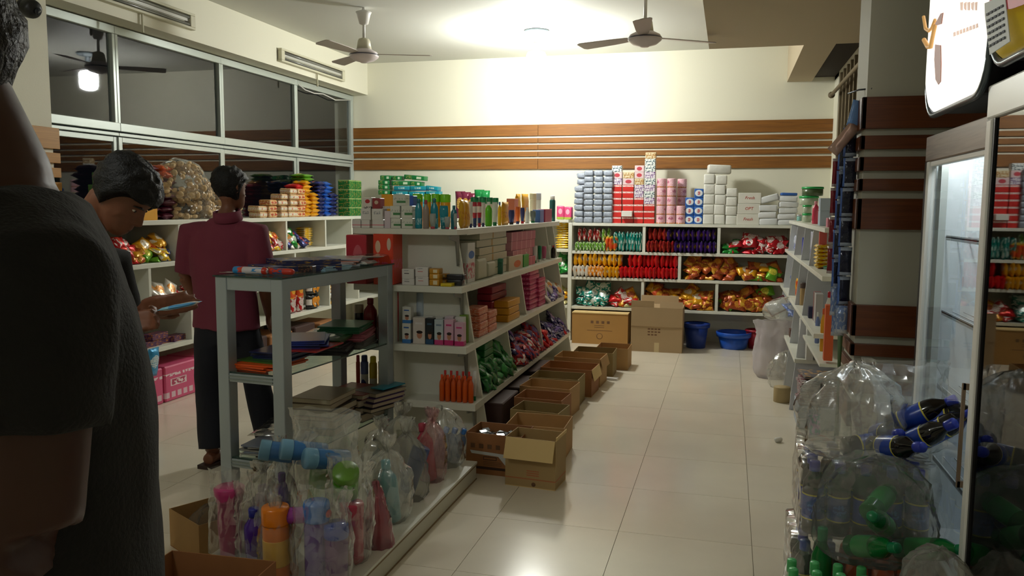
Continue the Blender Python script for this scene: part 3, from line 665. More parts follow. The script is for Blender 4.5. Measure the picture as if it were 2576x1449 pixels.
# ------------------------------------------------------------------ back shelf bays: snack packets
PM = {
 'redwhite': pk_mat('pack_redwhite', '#b11e22', '#d9d2cc', None, third='#d9d2cc'),
 'greenwhite': pk_mat('pack_greenwhite', '#6da82c', '#dfe4d8', None, third='#dfe3d5'),
 'orange': pk_mat('pack_orange', '#d9572a', '#e8b03a', '#e8b03a'),
 'teal': pk_mat('pack_teal', '#0d7f72', '#d2d6cf', None, third='#d8ddd6'),
 'darkred': pk_mat('pack_darkred', '#7e1418', '#c2542a', None, third='#a8321f'),
 'purple': pk_mat('pack_purple', '#3c1a6e', '#c9ad28', '#241040', metal=.5),
 'yellow': pk_mat('pack_yellow', '#d99a12', '#e6e0cf', None),
 'orangewhite': pk_mat('pack_orangewhite', '#dc8a16', '#ece6da', None, third='#e8dccb'),
 'white': pk_mat('pack_white', '#d8d3c8', '#dc8a16', None),
 'red': pk_mat('pack_red', '#c4161c', '#e0563a', None, metal=.35),
 'redleaf': pk_mat('pack_redleaf', '#a8121e', '#d8d2cf', None, metal=.45),
 'brown': pk_mat('pack_brownorange', '#a3461a', '#c98a2a', None, third='#82300f'),
 'amber': pk_mat('pack_amber', '#c9861c', '#8f2f16', '#a8441a', third='#dba93a'),
 'lime': pk_mat('pack_lime', '#5e9a1c', '#dfd04a', None),
 'green': pk_mat('pack_green', '#177a2c', '#d6dccb', None, third='#2f9a3a'),
 'cream': pk_mat('pack_cream', '#c6c088', '#9aa04a', None),
 'blackyel': pk_mat('pack_black', '#1c1a18', '#d98e1c', '#d9d4cc'),
 'yellowred': pk_mat('pack_yellowred', '#e0b512', '#c22a1c', None, third='#ddd6c0'),
 'blue': pk_mat('pack_blue', '#1f57b0', '#d8dde6', None),
 'navy': pk_mat('pack_navy', '#1b2450', '#c24a3a', None, third='#3a3f8c'),
 'gold': pk_mat('pack_gold', '#b58a3a', '#e2c88a', None, third='#d1aa5a'),
}
CN = dict(redwhite='red and white', greenwhite='green and white', orange='orange-red', teal='teal and white', darkred='dark red', purple='shiny purple', yellow='yellow-orange', orangewhite='orange and white', white='white', red='bright red', redleaf='glossy red with white', brown='brown-orange', amber='amber yellow', lime='lime green', green='green', cream='pale cream-green', blackyel='black and orange', yellowred='yellow and red', blue='blue', navy='dark blue and red', gold='golden')
def stand(x0, x1, z, n, keys, size, where, Y=9.04, axis='x', X=None, lean=.12, face=0.):
    """packets standing on edge side by side like books"""
    w_, h_, t_ = size
    for i in range(n):
        k = keys[int(i*len(keys)/n)]; u = x0+(i+.5)*(x1-x0)/n
        loc = (u, Y+jit(.012), z+.001) if axis == 'x' else (X+jit(.012), u, z+.001)
        put('crisp_packet', packet_me(w_, h_, t_, PM[k], i % 3), loc, (jit(.05), jit(lean), (PI/2 if axis == 'x' else 0)+face+jit(.15)), '%s packet upright %s' % (CN[k], where), 'packet', '%s packets standing %s' % (CN[k], where))
def heap(x0, x1, y0, y1, z0, zmax, n, keys, size, where, name='snack_packet', cat='packet'):
    """packets thrown in a bay: rows of packets slumped over each other, faces turned every way"""
    w_, h_, t_ = size; W = x1-x0; L = max(1, int((zmax-z0)/.062)); cols = max(2, round(W/(.085)))
    i = 0
    for k in range(L):
        for c in range(cols):
            if k == L-1 and random.random() < .45: continue
            if i >= n: return
            x = x0+(c+.5+(.35 if k % 2 else 0)*(1 if c < cols-1 else -1))*W/cols+jit(.015); x = min(max(x, x0+.05), x1-.05)
            y = y0+.05+.035*k+jit(.02); key = random.choice(keys); i += 1
            spin = random.choice((0, PI/2, PI/2, 2.5, .6))+jit(.4); tilt = -PI/2+random.uniform(.1, 1.15)
            M_ = Matrix.Rotation(jit(.5), 4, 'Z')@Matrix.Rotation(tilt, 4, 'X')@Matrix.Rotation(spin, 4, 'Y')@Matrix.Translation((0, 0, -h_/2))
            ext = [(M_@Vector(c_)) for c_ in ((-w_/2, 0, 0), (w_/2, 0, 0), (-w_/2, 0, h_), (w_/2, 0, h_))]
            lo = min(e.z for e in ext); xl = min(e.x for e in ext); xh = max(e.x for e in ext); yl = min(e.y for e in ext)
            x = min(max(x, x0-xl+.002), x1-xh-.002) if xh-xl < W else (x0+x1)/2
            y = max(y, y0-yl-.01); c_ = M_@Vector((0, 0, 0))
            z = z0-lo+.006+k*.052
            z = min(z, zmax+.03-max(e.z for e in ext)) if k else z
            put(name, packet_me(w_, h_, t_, PM[key], i % 3), (x+c_.x, y+c_.y, z+c_.z), M_.to_euler(), '%s packet in the heap %s' % (CN[key], where), cat, '%s packets in the heap %s' % (CN[key], where))
X_ = lambda px: at(px, 650, 'Y', 8.98)[0]
z = BZ[1]; w0 = 'in back shelf top left bay'
stand(X_(1447), X_(1532), z, 10, ['greenwhite'], (.1, .1, .035), w0, 8.99)
stand(X_(1450), X_(1535), z+.105, 7, ['redwhite', 'redwhite', 'greenwhite'], (.12, .15, .045), w0, 9.05, lean=.3)
stand(X_(1520), X_(1552), z, 3, ['orange'], (.12, .17, .045), w0, 9.0)
stand(X_(1545), X_(1614), z, 8, ['teal'], (.14, .22, .045), w0, 9.02)
w0 = 'in back shelf top middle bay'
stand(X_(1625), X_(1800), z, 17, ['darkred', 'darkred', 'purple', 'purple', 'purple'], (.12, .13, .045), w0, 8.99)
stand(X_(1628), X_(1798), z+.125, 14, ['darkred', 'purple', 'purple', 'purple'], (.12, .14, .05), w0, 9.03, lean=.3)
w0 = 'in back shelf top right bay'
heap(X_(1862), X_(1985), 8.96, 9.25, z, z+.3, 46, ['redleaf', 'redleaf', 'redwhite'], (.12, .17, .05), w0)
heap(X_(1812), X_(1870), 8.96, 9.25, z, z+.13, 9, ['green', 'redleaf'], (.12, .16, .05), w0)
z = BZ[2]; w0 = 'in back shelf middle left bay'
stand(X_(1443), X_(1560), z, 12, ['white', 'orangewhite', 'yellow'], (.12, .13, .05), w0, 8.99, lean=.15)
stand(X_(1441), X_(1565), z+.12, 10, ['yellow'], (.12, .15, .05), w0, 9.0, lean=.2)
stand(X_(1560), X_(1705), z, 14, ['red'], (.12, .13, .05), w0, 8.99)
stand(X_(1580), X_(1705), z+.12, 11, ['red'], (.12, .15, .05), w0, 9.02, lean=.25)
w0 = 'in back shelf middle right bay'
heap(X_(1716), X_(1860), 8.96, 9.25, z, z+.27, 60, ['brown', 'brown', 'amber'], (.12, .16, .05), w0)
heap(X_(1850), X_(1975), 8.96, 9.25, z, z+.24, 36, ['amber', 'yellow', 'lime', 'brown'], (.12, .17, .05), w0)
z = BZ[3]; w0 = 'in back shelf bottom left bay'
heap(X_(1445), X_(1535), 8.96, 9.25, z, z+.26, 36, ['teal'], (.12, .18, .05), w0)
heap(X_(1530), X_(1610), 8.96, 9.25, z, z+.2, 20, ['amber', 'red', 'cream', 'redwhite'], (.13, .18, .05), w0)
w0 = 'in back shelf bottom middle bay'
heap(X_(1622), X_(1800), 8.96, 9.25, z, z+.27, 60, ['amber', 'brown', 'yellow', 'orange'], (.13, .18, .05), w0)
w0 = 'in back shelf bottom right bay'
heap(X_(1806), X_(1955), 8.96, 9.25, z, z+.27, 46, ['brown', 'amber', 'brown', 'amber', 'lime'], (.13, .2, .06), w0)
w0 = 'beside the white upright of the back shelf'
for k in range(11): put('noodle_packet', packet_me(.17, .12, .035, PM['yellowred'], k % 3), (X_(1412)+jit(.01), 9.03, BZ2[1]+.02+.0265*k), (R(-90), 0, jit(.1)), 'yellow and red noodle packet, flat pile', 'packet', 'yellow noodle packets in the flat pile')
heap(X_(1388), X_(1432), 8.96, 9.25, BZ2[2], BZ2[2]+.26, 16, ['green'], (.11, .15, .05), 'left of the white upright')
heap(X_(1388), X_(1432), 8.96, 9.25, BZ2[3], BZ2[3]+.2, 10, ['cream', 'yellow'], (.11, .15, .05), 'low down left of the white upright')
# ------------------------------------------------------------------ left wall shelf goods
def lpx(px, py, X=-4.2): p = at(px, py, 'X', X); return p.y, p.z
w0 = 'in left shelf upper bay'
stand(4.5, 4.95, LZ[1], 9, ['red'], (.12, .14, .05), 'at left shelf near end', axis='y', X=-4.2, face=PI/2)
def yheap(y0, y1, z, zm, n, keys, size, where):
    """heap() laid out along the left wall: swap the roles of x and y afterwards"""
    n0 = set(bpy.data.objects.keys()); heap(y0, y1, 0, .34, z, zm, n, keys, size, where)
    Mz = Matrix(((0, -1, 0, LF-.01), (1, 0, 0, 0), (0, 0, 1, 0), (0, 0, 0, 1)))
    for k in [o for o in bpy.data.objects if o.name not in n0]:
        k.matrix_basis = Mz@(Matrix.Translation(k.location)@k.rotation_euler.to_matrix().to_4x4())
yheap(4.55, 4.95, LZ[1], LZ[1]+.22, 26, ['redwhite', 'red'], (.11, .15, .05), w0)
yheap(4.85, 5.35, LZ[1], LZ[1]+.2, 30, ['amber', 'yellow', 'navy', 'yellowred', 'lime'], (.11, .15, .05), w0)
yheap(5.4, 5.75, LZ[1], LZ[1]+.24, 16, ['purple', 'yellow', 'navy'], (.12, .16, .05), 'in bay left of maroon man')
yheap(6.6, 6.92, LZ[1], LZ[1]+.2, 16, ['orange', 'yellowred', 'redwhite'], (.11, .15, .05), 'in bay right of maroon man')
yheap(6.98, 7.45, LZ[1], LZ[1]+.22, 24, ['green', 'green', 'navy', 'white'], (.11, .15, .05), 'in the bay with the flat yellow packets')
for k in range(10): put('noodle_packet', packet_me(.17, .12, .03, PM['yellowred'], k % 3), (-4.22, 7.58, LZ[1]+.02+.019*k), (R(-90), 0, PI/2+jit(.1)), 'flat yellow and red packet, left shelf pile', 'packet', 'flat yellow packets on the left shelf')
w0 = 'on left shelf middle board'
yheap(5.06, 5.7, LZ[2], LZ[2]+.14, 26, ['white', 'redwhite', 'white', 'darkred'], (.12, .16, .04), w0)
yheap(6.4, 7.05, LZ[2], LZ[2]+.2, 16, ['white', 'gold'], (.12, .16, .04), 'on board right of maroon man')
PUR = printed('carton_purple', '#4a2152', [([('noise', 6, .56)], '#a8682e')])
for k, (y_, x_, dz, r_) in enumerate(((5.1, -4.2, 0, .05), (5.3, -4.22, 0, -.05), (5.18, -4.2, .047, .1), (5.42, -4.2, 0, .12), (4.95, -4.2, 0, .0))):
    put('biscuit_carton', rbox_me(.09, .2, .045, PUR), (x_, y_, LZ[3]+dz), (0, 0, r_), 'flat purple biscuit carton, left shelf lowest board', 'carton', 'purple biscuit cartons')
yheap(4.7, 5.05, LZ[3], LZ[3]+.06, 6, ['white', 'darkred'], (.1, .14, .03), 'on left shelf lowest board')
Yb, zb = lpx(770, 780)
for k in range(2):
    for j in range(2):
        put('snack_packet', packet_me(.13, .17, .07, PM['redwhite' if k == 0 else 'orange'], j), (-4.17, 7.12+.15*j, LZ[3]+.001+.15*0+(.0 if k == 0 else .0)+k*.13), (0, 0, PI/2+jit(.1)), '%s packet behind the glass table' % ('orange and red', 'orange')[k], 'packet', 'orange red packets behind the table %d' % 0)
BKO = printed('pack_ring', '#191716', [([('oval', 'x', 'z', .6, .5, .28, .36)], '#cf8420'), ([('x', .0, .28), ('z', .3, .7)], '#d8d4cc')], .3)
for j in range(2):
    for k in range(2): put('snack_packet', packet_me(.17, .15, .08, BKO, j), (-4.15, 7.48+.06*k, LZ[3]+.001+.145*j), (0, 0, PI/2+jit(.2)), 'black packet with orange disc', 'packet', 'black packets with orange discs')
yheap(7.85, 8.2, LZ[3], LZ[3]+.26, 22, ['yellow', 'yellowred', 'blackyel'], (.12, .16, .05), 'at left shelf far end')
# top of the left wall shelf
MRN = pk_mat('pack_wine', '#55132c', None, None, metal=.3); MRN2 = mat('orange_wrap', '#d4561c', .4, bump=.5)
def ystack(y, n, h, me, label, group, cat='packet', x=-4.24, name='biscuit_packet', z0=None, rx=R(-90), jr=.1):
    z = LZ[0] if z0 is None else z0
    for k in range(n): put(name, me(k), (x+jit(.01), y+jit(.01), z+h*(k+.5) if rx else z+h*k), (rx, 0, PI/2+jit(jr)), label, cat, group)
GB = printed('box_leaf', '#2b5a1e', [([('noise', 5, .6)], '#8c4a24'), ([('x', .72, 1.)], '#d8c41c'), ([('oval', 'x', 'z', .87, .5, .07, .2)], '#8aa84a')])
YBOX = printed('box_yellow', '#d8c41c', [([('oval', 'x', 'z', .5, .6, .22, .2)], '#7aa04a')])
for k in range(4):
    y_ = 4.86+(0, .04, -.0, .02)[3-k]*-1
    put('snack_box', rbox_me(.115, .36, .083, printed('box_leaf2', '#2b5a1e', [([('noise', 5, .6)], '#8c4a24'), ([('y', .74, 1.)], '#d8c41c'), ([('oval', 'y', 'z', .87, .5, .07, .2)], '#8aa84a')])), (-4.2, y_, LZ[0]+.084*k), (0, 0, jit(.03)), 'green and yellow printed box stacked by the left pier, %s of four' % ('lowest', 'second', 'third', 'topmost')[k], 'box')
for k in range(2): put('snack_box', rbox_me(.1, .16, .1, mat('box_amber', '#d99a1a', .4)), (-4.17, 5.08+.0*k, LZ[0]+.1*k), (0, 0, 0), 'orange-yellow box beside wine-red packets', 'box', 'orange-yellow boxes on the left shelf')
for j, y_ in enumerate((5.25, 5.45)):
    ystack(y_, 8-j*2, .052, lambda k: packet_me(.18, .15, .055, MRN, k % 3), 'shiny wine-red packet on left shelf', 'wine-red packets on the left shelf')
ystack(5.45, 2, .05, lambda k: packet_me(.16, .13, .05, MRN2, k % 3), 'orange packet on top of the wine-red stack', 'orange packets on the wine-red stack', z0=LZ[0]+.32)
PUFF = mat('puff_bun', '#d2b384', .6, vary=.12, vscale=30, bump=.4)
FILM = clear('film_clear', (.97, .97, .95), 1.5, .1, (.85, .84, .78), .12, .9, 30)
def puff_bag(loc, r, sz, label):
    """clear bag of pale puffed snacks: a film over a packed layer of small rounded pieces"""
    t = empty('puff_bag', loc, 0, label, 'snack bag'); mb = MB(); rn = random.Random(int(loc[1]*100))
    for i in range(150):
        a = rn.random()*2*PI; v = rn.random()**.8; rr = (1-.12*rn.random())
        ph = math.acos(1-v*1.0); x, y, z = r*.72*rr*math.sin(ph)*math.cos(a), r*rr*math.sin(ph)*math.sin(a), sz*rr*math.cos(ph)
        s_ = rn.uniform(.022, .034)
        mb.lathe([(0, -s_*.6), (s_*.8, -s_*.4), (s_, 0), (s_*.8, s_*.4), (0, s_*.6)], 7, 0, Matrix.Translation((x, y, max(z, .02)))@Matrix.Rotation(rn.random()*3, 4, 'X'))
    o = mb.build('puffed_snacks', PUFF, t); o['kind'] = 'stuff'
    pr = [(r*1.03*math.sin(u*PI/2/8), sz*1.05*math.cos(u*PI/2/8)) for u in range(9)][::-1]
    f = MB().lathe([(a, b) for a, b in pr], 22, 0, None, .74, 1); rough_up(f, .018, 9)
    f.build('film', FILM, t); return t
def rough_up(mb, amp, sc_, z0=-1e9):
    mb.v = [tuple(Vector(p)+noise.noise_vector(Vector(p)*sc_)*amp) if p[2] > z0 else p for p in mb.v]
puff_bag((-4.27, 5.62, LZ[0]+.17), .3, .30, 'large clear bag of pale puffed snacks heaped highest on the left shelf')
puff_bag((-4.3, 5.75, LZ[0]), .26, .26, 'clear bag of pale puffed snacks lying under the highest bag')
puff_bag((-4.3, 6.12, LZ[0]), .26, .3, 'clear bag of pale puffed snacks just left of the man in maroon')
BIS = printed('biscuit_roll', '#c98a4a', [([('z', .35, .65)], '#b2402a'), ([('noise', 5, .55)], '#e0c79a')], .3)
BIS2 = printed('biscuit_roll_pale', '#cdae7c', [([('z', .3, .7)], '#dcd3c0'), ([('noise', 6, .6)], '#c25a3a')], .3)
for (y_, n, m, nm_) in ((6.62, 2, BIS2, 'pale'), (6.78, 3, BIS, 'red-brown'), (6.98, 4, BIS2, 'pale'), (7.16, 5, BIS2, 'pale'), (7.32, 5, BIS, 'red-brown')):
    for k in range(n): put('biscuit_pack', rbox_me(.12, .14, .055, m, .014, k % 4), (-4.2+jit(.01), y_+jit(.01), LZ[0]+.0565*k), (0, 0, jit(.15)), '%s wrapped biscuit pack on left shelf' % nm_, 'biscuit pack', '%s biscuit packs on the left shelf' % nm_)
for (y_, n, key, lb) in ((7.48, 8, 'red', 'red'), (7.62, 9, 'yellow', 'yellow'), (7.78, 6, 'yellow', 'yellow'), (7.93, 9, 'navy', 'dark blue'), (8.06, 9, 'blue', 'bright blue'), (8.2, 6, 'navy', 'dark blue')):
    ystack(y_, n, .041, lambda k: packet_me(.17, .15, .05, PM['yellow' if key == 'yellow' else key], k % 3), '%s packet stacked under the window' % lb, '%s packets in stacks on the left shelf' % lb, jr=.25)
for (y_, n, key, lb) in ((7.66, 2, 'lime', 'lime yellow'),):
    ystack(y_, n, .035, lambda k: packet_me(.2, .18, .04, PM[key], k % 3), '%s packet lying on top of the yellow stack' % lb, '%s packets on top' % lb, z0=LZ[0]+.37)
GRC = printed('carton_green', '#1c6b2c', [([('noise', 7, .6)], '#b08a3a'), ([('z', .85, 1.)], '#8aa060')])
for j in range(2):
    for k in range(4): put('snack_box', rbox_me(.14, .15, .1, GRC), (-4.2, 8.42+.16*j, LZ[0]+.1012*k), (0, 0, 0), 'dark green carton, left shelf far end', 'box', 'dark green cartons on the left shelf')
# pink cartons and dark goods under the left shelf
PNK = printed('carton_pink', '#d4567e', [([('x', .9, 1.01), ('z', .1, .26), ('rows', 'y', 6, .65)], '#e6c7cf'), ([('x', .9, 1.01), ('z', .42, .62), ('y', .15, .6)], '#e8d3d6'), ([('x', .9, 1.01), ('z', .44, .6), ('y', .18, .57), ('noise', 11, .5)], '#b4405f'), ([('x', .9, 1.01), ('z', .7, .78), ('noise', 12, .45)], '#ecd6da')], .4)
for k, y_ in enumerate((4.93, 5.37, 5.81)): put('pink_carton', rbox_me(.34, .42, .275, PNK), (-4.28, y_, 0), (0, 0, 0), 'pink printed carton on the floor under the left shelf, %s of the row' % ('nearest', 'middle', 'farthest')[k], 'carton')
put('crumpled_packet', packet_me(.12, .22, .05, pk_mat('pack_sky', '#3a93c4', '#cfe0e6', None), 2), (-4.085, 4.98, .24), (R(8), 0, PI/2), 'sky blue packet hanging off the lowest board of the left shelf', 'packet')
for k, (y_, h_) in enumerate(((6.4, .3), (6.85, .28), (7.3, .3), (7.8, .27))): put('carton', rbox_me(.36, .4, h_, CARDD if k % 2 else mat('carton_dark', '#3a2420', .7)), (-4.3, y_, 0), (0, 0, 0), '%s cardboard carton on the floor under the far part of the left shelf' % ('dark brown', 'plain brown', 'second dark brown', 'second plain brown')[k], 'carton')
# ====@@P4
# ================================================================== GOODS on the middle display shelf
def gx(px, py, Y): return at(px, py, 'Y', Y)
def frow(Y, z0, items, depth=.07):
    """goods facing the camera on a shelf end: (px0, px1, ytop, kind, materials, label[, n deep])"""
    for it in items:
        a, b, yt, kind, ms, lab = it[:6]; zb = it[6] if len(it) > 6 and it[6] is not None else z0; dd = it[7] if len(it) > 7 else 0
        Yq = Y+dd; xm = (gx(a, 700, Yq).x+gx(b, 700, Yq).x)/2; wd = gx(b, 700, Yq).x-gx(a, 700, Yq).x
        h = gx((a+b)/2, yt, Yq).z-zb
        make(kind, xm, Yq, zb, wd, h, ms, lab, depth, 0, cat=it[8] if len(it) > 8 else None)
def srow(Xf, z0, items, depth=.1):
    """goods facing the aisle on a side shelf"""
    for it in items:
        a, b, yt, kind, ms, lab = it[:6]; zb = it[6] if len(it) > 6 and it[6] is not None else z0
        pa, pb = at(a, 700, 'X', Xf), at(b, 700, 'X', Xf); h = at((a+b)/2, yt, 'X', Xf).z-zb
        wq = abs(pb.y-pa.y)
        if kind in ('tube', 'jar', 'bottle', 'flat', 'can', 'pump'): wq = min(wq, (b-a)*(pa-Vector((0, 0, CAMZ))).dot(FX)/F_PX*1.2)
        make(kind, Xf, min((pa.y+pb.y)/2, GY1-.04), zb, wq, h, ms, lab, depth, .25 if kind in ('tube', 'jar', 'bottle', 'flat', 'can', 'pump') else PI/2, cat=it[8] if len(it) > 8 else None)
def make(kind, x, y, z, wd, h, ms, lab, depth, rz, cat=None, rot=None):
    wd = round(wd*.97, 3); h = round(h, 3); ms = ms if isinstance(ms, tuple) else (ms, ms)
    rot = rot or (0, 0, rz+jit(.03)); z += .0005
    if kind == 'box': return put('carton', rbox_me(wd, min(depth, .16), h, ms[0]), (x, y, z), rot, lab, cat or 'carton')
    if kind == 'pack': return put('wrapped_pack', packet_me(wd, h, depth*.5, ms[0], random.randint(0, 2)), (x, y, z), rot, lab, cat or 'packet')
    if kind == 'soft': return put('wrapped_pack', rbox_me(wd, depth, h, ms[0], min(wd, h)*.16, random.randint(0, 3)), (x, y, z), rot, lab, cat or 'packet')
    r = round(wd/2, 3); fl = .6 if kind in ('tube', 'flat') else 1.
    st = {'flat': 'bottle', 'bottle': 'bottle'}.get(kind, kind)
    return bottle((x, y, z), h, r, ms[0], ms[1], lab, None, rot, ms[2] if len(ms) > 2 else None, st, name='tube' if kind == 'tube' else ('jar' if kind == 'jar' else 'bottle'), cat=cat or {'tube': 'tube', 'jar': 'jar', 'can': 'spray can'}.get(kind, 'bottle'), flat=fl)
m_ = mat
cw = m_('carton_white', '#d9d8d2', .4); cwr = printed('carton_pinkline', '#dcdad4', [([('z', .3, .42)], '#d98a94')])
cwg = printed('carton_greenline', '#d6d8cc', [([('z', .25, .45), ('x', .3, 1.)], '#3f7f4a'), ([('z', .55, .7), ('noise', 10, .55)], '#7d8f80')])
cwt = printed('carton_text', '#dcdad4', [([('z', .5, .75), ('x', .2, .8), ('noise', 10, .5)], '#8b8f93')])
cred = printed('carton_redround', '#d8d3ca', [([('oval', 'x', 'z', .5, .65, .3, .18)], '#b3242c'), ([('z', 0, .2), ('noise', 9, .5)], '#3a3a3a')])
cmar = printed('carton_maroon', '#8d2a30', [([('oval', 'x', 'z', .5, .6, .25, .18)], '#c9b49a')])
clil = m_('carton_lilac', '#cfc2ca', .4); amb = m_('plastic_amber', '#dd9a18', .35); limec = m_('cap_lime', '#7fd41c', .3)
aqua = printed('bottle_aqua', '#1f8a9c', [([('z', .15, .4), ('noise', 8, .52)], '#9cc9cf')], .2); aquac = m_('cap_teal', '#0f6a72', .3); dteal = m_('plastic_teal', '#14707c', .25)
pinkt = m_('cap_rose', '#a63a48', .4); greyt = m_('tube_grey', '#9fa6a0', .35)
yel = printed('pouch_yellow', '#e0a416', [([('z', .3, .6), ('noise', 7, .55)], '#c9761c')], .3); silv = SILVER
z0 = GZ[0]; Y = GY0+.06
W = 'on the middle shelf end'
frow(Y, z0, [
 (893, 915, 553, 'box', cwr, 'white carton with pink line, leftmost in bottom row of shelf end'), (916, 937, 553, 'box', cwr, 'white carton with pink line, second in bottom row of shelf end'),
 (943, 972, 552, 'box', cwr, 'wide white carton with pink print on the shelf end'), (974, 989, 531, 'box', clil, 'slim pale lilac carton between white and green cartons'),
 (989, 1014, 549, 'box', cwg, 'green striped white carton, bottom left of the block'), (1016, 1044, 549, 'box', cwg, 'green striped white carton, bottom right of the block')])
zz = gx(930, 553, Y).z
frow(Y, z0, [(915, 940, 524, 'box', cwt, 'square white carton with faint print, left of pair', zz), (942, 970, 525, 'box', cwt, 'square white carton with faint print, right of pair', zz)])
z2 = gx(1015, 549, Y).z
frow(Y, z0, [(988, 1013, 518, 'box', cwg, 'green striped white carton, upper left of the block', z2), (1015, 1043, 518, 'box', cwg, 'green striped white carton, upper right of the block', z2)])
z3 = gx(1015, 518, Y).z; zt_ = gx(930, 525, Y).z
frow(Y, z0, [(995, 1027, 489, 'box', cwg, 'green striped white carton on top of the block', z3), (922, 942, 497, 'box', cred, 'white carton with red circle on the shelf end', zt_), (944, 964, 499, 'box', cmar, 'maroon carton with round mark beside the red circle carton', zt_), (967, 994, 519, 'box', cwt, 'low white carton behind the striped block', zt_, .04)])
Y2 = GY0+.3
frow(Y2, z0, [(966, 994, 489, 'box', amb, 'amber carton behind the white cartons'), (1028, 1046, 493, 'box', m_('carton_blue', '#2350a8', .4), 'blue carton behind the striped block')])
lj = ('jar', (m_('plastic_yellow', '#e0a010', .35), limec))
for k, (a, b, yt) in enumerate(((1040, 1064, 488), (1068, 1085, 488), (1087, 1108, 488), (1109, 1133, 489))):
    frow(GY0+.42, z0, [(a, b, yt, 'jar', lj[1], 'yellow jar with lime green lid, %s from the left' % ('first', 'second', 'third', 'fourth')[k])])
frow(Y, z0, [
 (1045, 1063, 500, 'flat', (aqua, dteal), 'tall aqua bottle right of the striped cartons'), (1064, 1080, 503, 'flat', (m_('tube_clearred', '#9a8a80', .3), pinkt), 'grey bottle with red print between aqua bottles'),
 (1083, 1103, 499, 'flat', (aqua, aquac), 'aqua bottle with tall teal cap behind a small red tube', None, .04), (1081, 1097, 537, 'tube', (greyt, pinkt), 'small grey and rose tube in front of aqua bottle', None, -.03),
 (1106, 1128, 517, 'tube', (aqua, aquac), 'leaning aqua tube with teal cap in the middle'), (1134, 1150, 517, 'flat', (dteal, aquac), 'dark teal bottle at the right of the aqua group'),
 (1118, 1133, 545, 'tube', (greyt, pinkt), 'small tilted tube with rose cap', None, -.03), (1141, 1150, 537, 'tube', (greyt, pinkt), 'small upright tube with rose cap near shelf corner', None, -.03)])
# along the top side shelf
Xs = GX[0]-.06
wg = m_('cap_green', '#0f7a4c', .3); ww = m_('plastic_white', '#dcdcd6', .3); red_ = m_('plastic_red', '#b02030', .3); nav = m_('plastic_navy', '#28356e', .3)
redt = printed('tube_redblue', '#b3283a', [([('z', 0, .25)], '#24386e'), ([('z', .5, .8)], '#dcd4cc')])
srow(Xs, z0, [(1158, 1166, 503, 'pack', yel, 'tall yellow pouch at the corner of the top shelf'), (1167, 1178, 505, 'pack', yel, 'yellow pouch, second along the top side shelf'),
 (1180, 1188, 507, 'tube', (ww, nav), 'white tube with navy cap after the yellow pouches'), (1189, 1199, 508, 'tube', (redt, nav), 'red and blue tube, first along the side shelf'), (1201, 1210, 508, 'tube', (redt, red_), 'red and blue tube, second along the side shelf'), (1211, 1219, 509, 'tube', (ww, nav), 'white tube with navy cap beside the red tubes'),
 (1221, 1236, 508, 'flat', (m_('gel_green', '#5cb81c', .2), ww), 'lime green gel tube standing on the top side shelf'), (1238, 1250, 508, 'tube', (ww, wg), 'white tube with green cap beside the gel'), (1252, 1260, 508, 'bottle', (m_('plastic_yellow2', '#e6b400', .3), m_('cap_blue', '#24429c', .3)), 'yellow bottle with blue cap on the top side shelf'), (1262, 1277, 508, 'pack', yel, 'yellow pouch beside the blue capped bottle'),
 (1279, 1292, 528, 'tube', (nav, m_('plastic_black', '#15151a', .3)), 'navy tube on the top side shelf'), (1296, 1306, 520, 'tube', (m_('plastic_orange', '#e0651c', .3), nav), 'orange tube beside the navy tube'), (1308, 1318, 522, 'tube', (nav, red_), 'navy and red tube beside the orange tube'), (1320, 1330, 522, 'bottle', (ww, ww), 'white slim bottle beside the navy and red tube'),
 (1333, 1345, 530, 'tube', (m_('plastic_grey', '#5c6460', .3), wg), 'grey and green tube on the top side shelf'), (1347, 1358, 528, 'box', m_('carton_blue2', '#3a62a0', .4), 'blue printed carton near the shelf far end'), (1360, 1378, 526, 'box', m_('carton_crimson', '#9c2436', .4), 'crimson carton near the shelf far end'), (1381, 1394, 492, 'can', (m_('can_teal', '#2c5f5c', .3, .4), ww), 'dark teal spray can with white cap at shelf far end')], .07)
Xb = GX[0]-.22
srow(Xb, z0, [(1185, 1203, 496, 'jar', (ww, wg), 'white jar with green lid, leftmost at the back of the shelf'), (1206, 1222, 496, 'jar', (ww, wg), 'white jar with green lid, second at the back'), (1224, 1238, 497, 'jar', (ww, wg), 'white jar with green lid, third at the back'), (1240, 1252, 498, 'jar', (ww, wg), 'white jar with green lid, fourth at the back'),
 (1296, 1308, 488, 'pack', yel, 'yellow pouch standing tall at the back, left of two'), (1310, 1328, 488, 'pack', yel, 'yellow pouch standing tall at the back, right of two'), (1282, 1294, 500, 'box', m_('carton_orange', '#b8603a', .4), 'orange carton behind the navy tube'),
 (1332, 1346, 486, 'jar', (m_('plastic_cream', '#d6d0b4', .3), m_('lid_cream', '#cfc8a4', .3)), 'cream jar standing tall at the back of the shelf'), (1348, 1366, 486, 'jar', (ww, m_('lid_grey', '#b9bcc6', .3)), 'white jar with grey lid at the back'), (1368, 1382, 487, 'can', (m_('can_white', '#cfd4cf', .3), ww), 'white spray can at the back of the shelf')], .07)
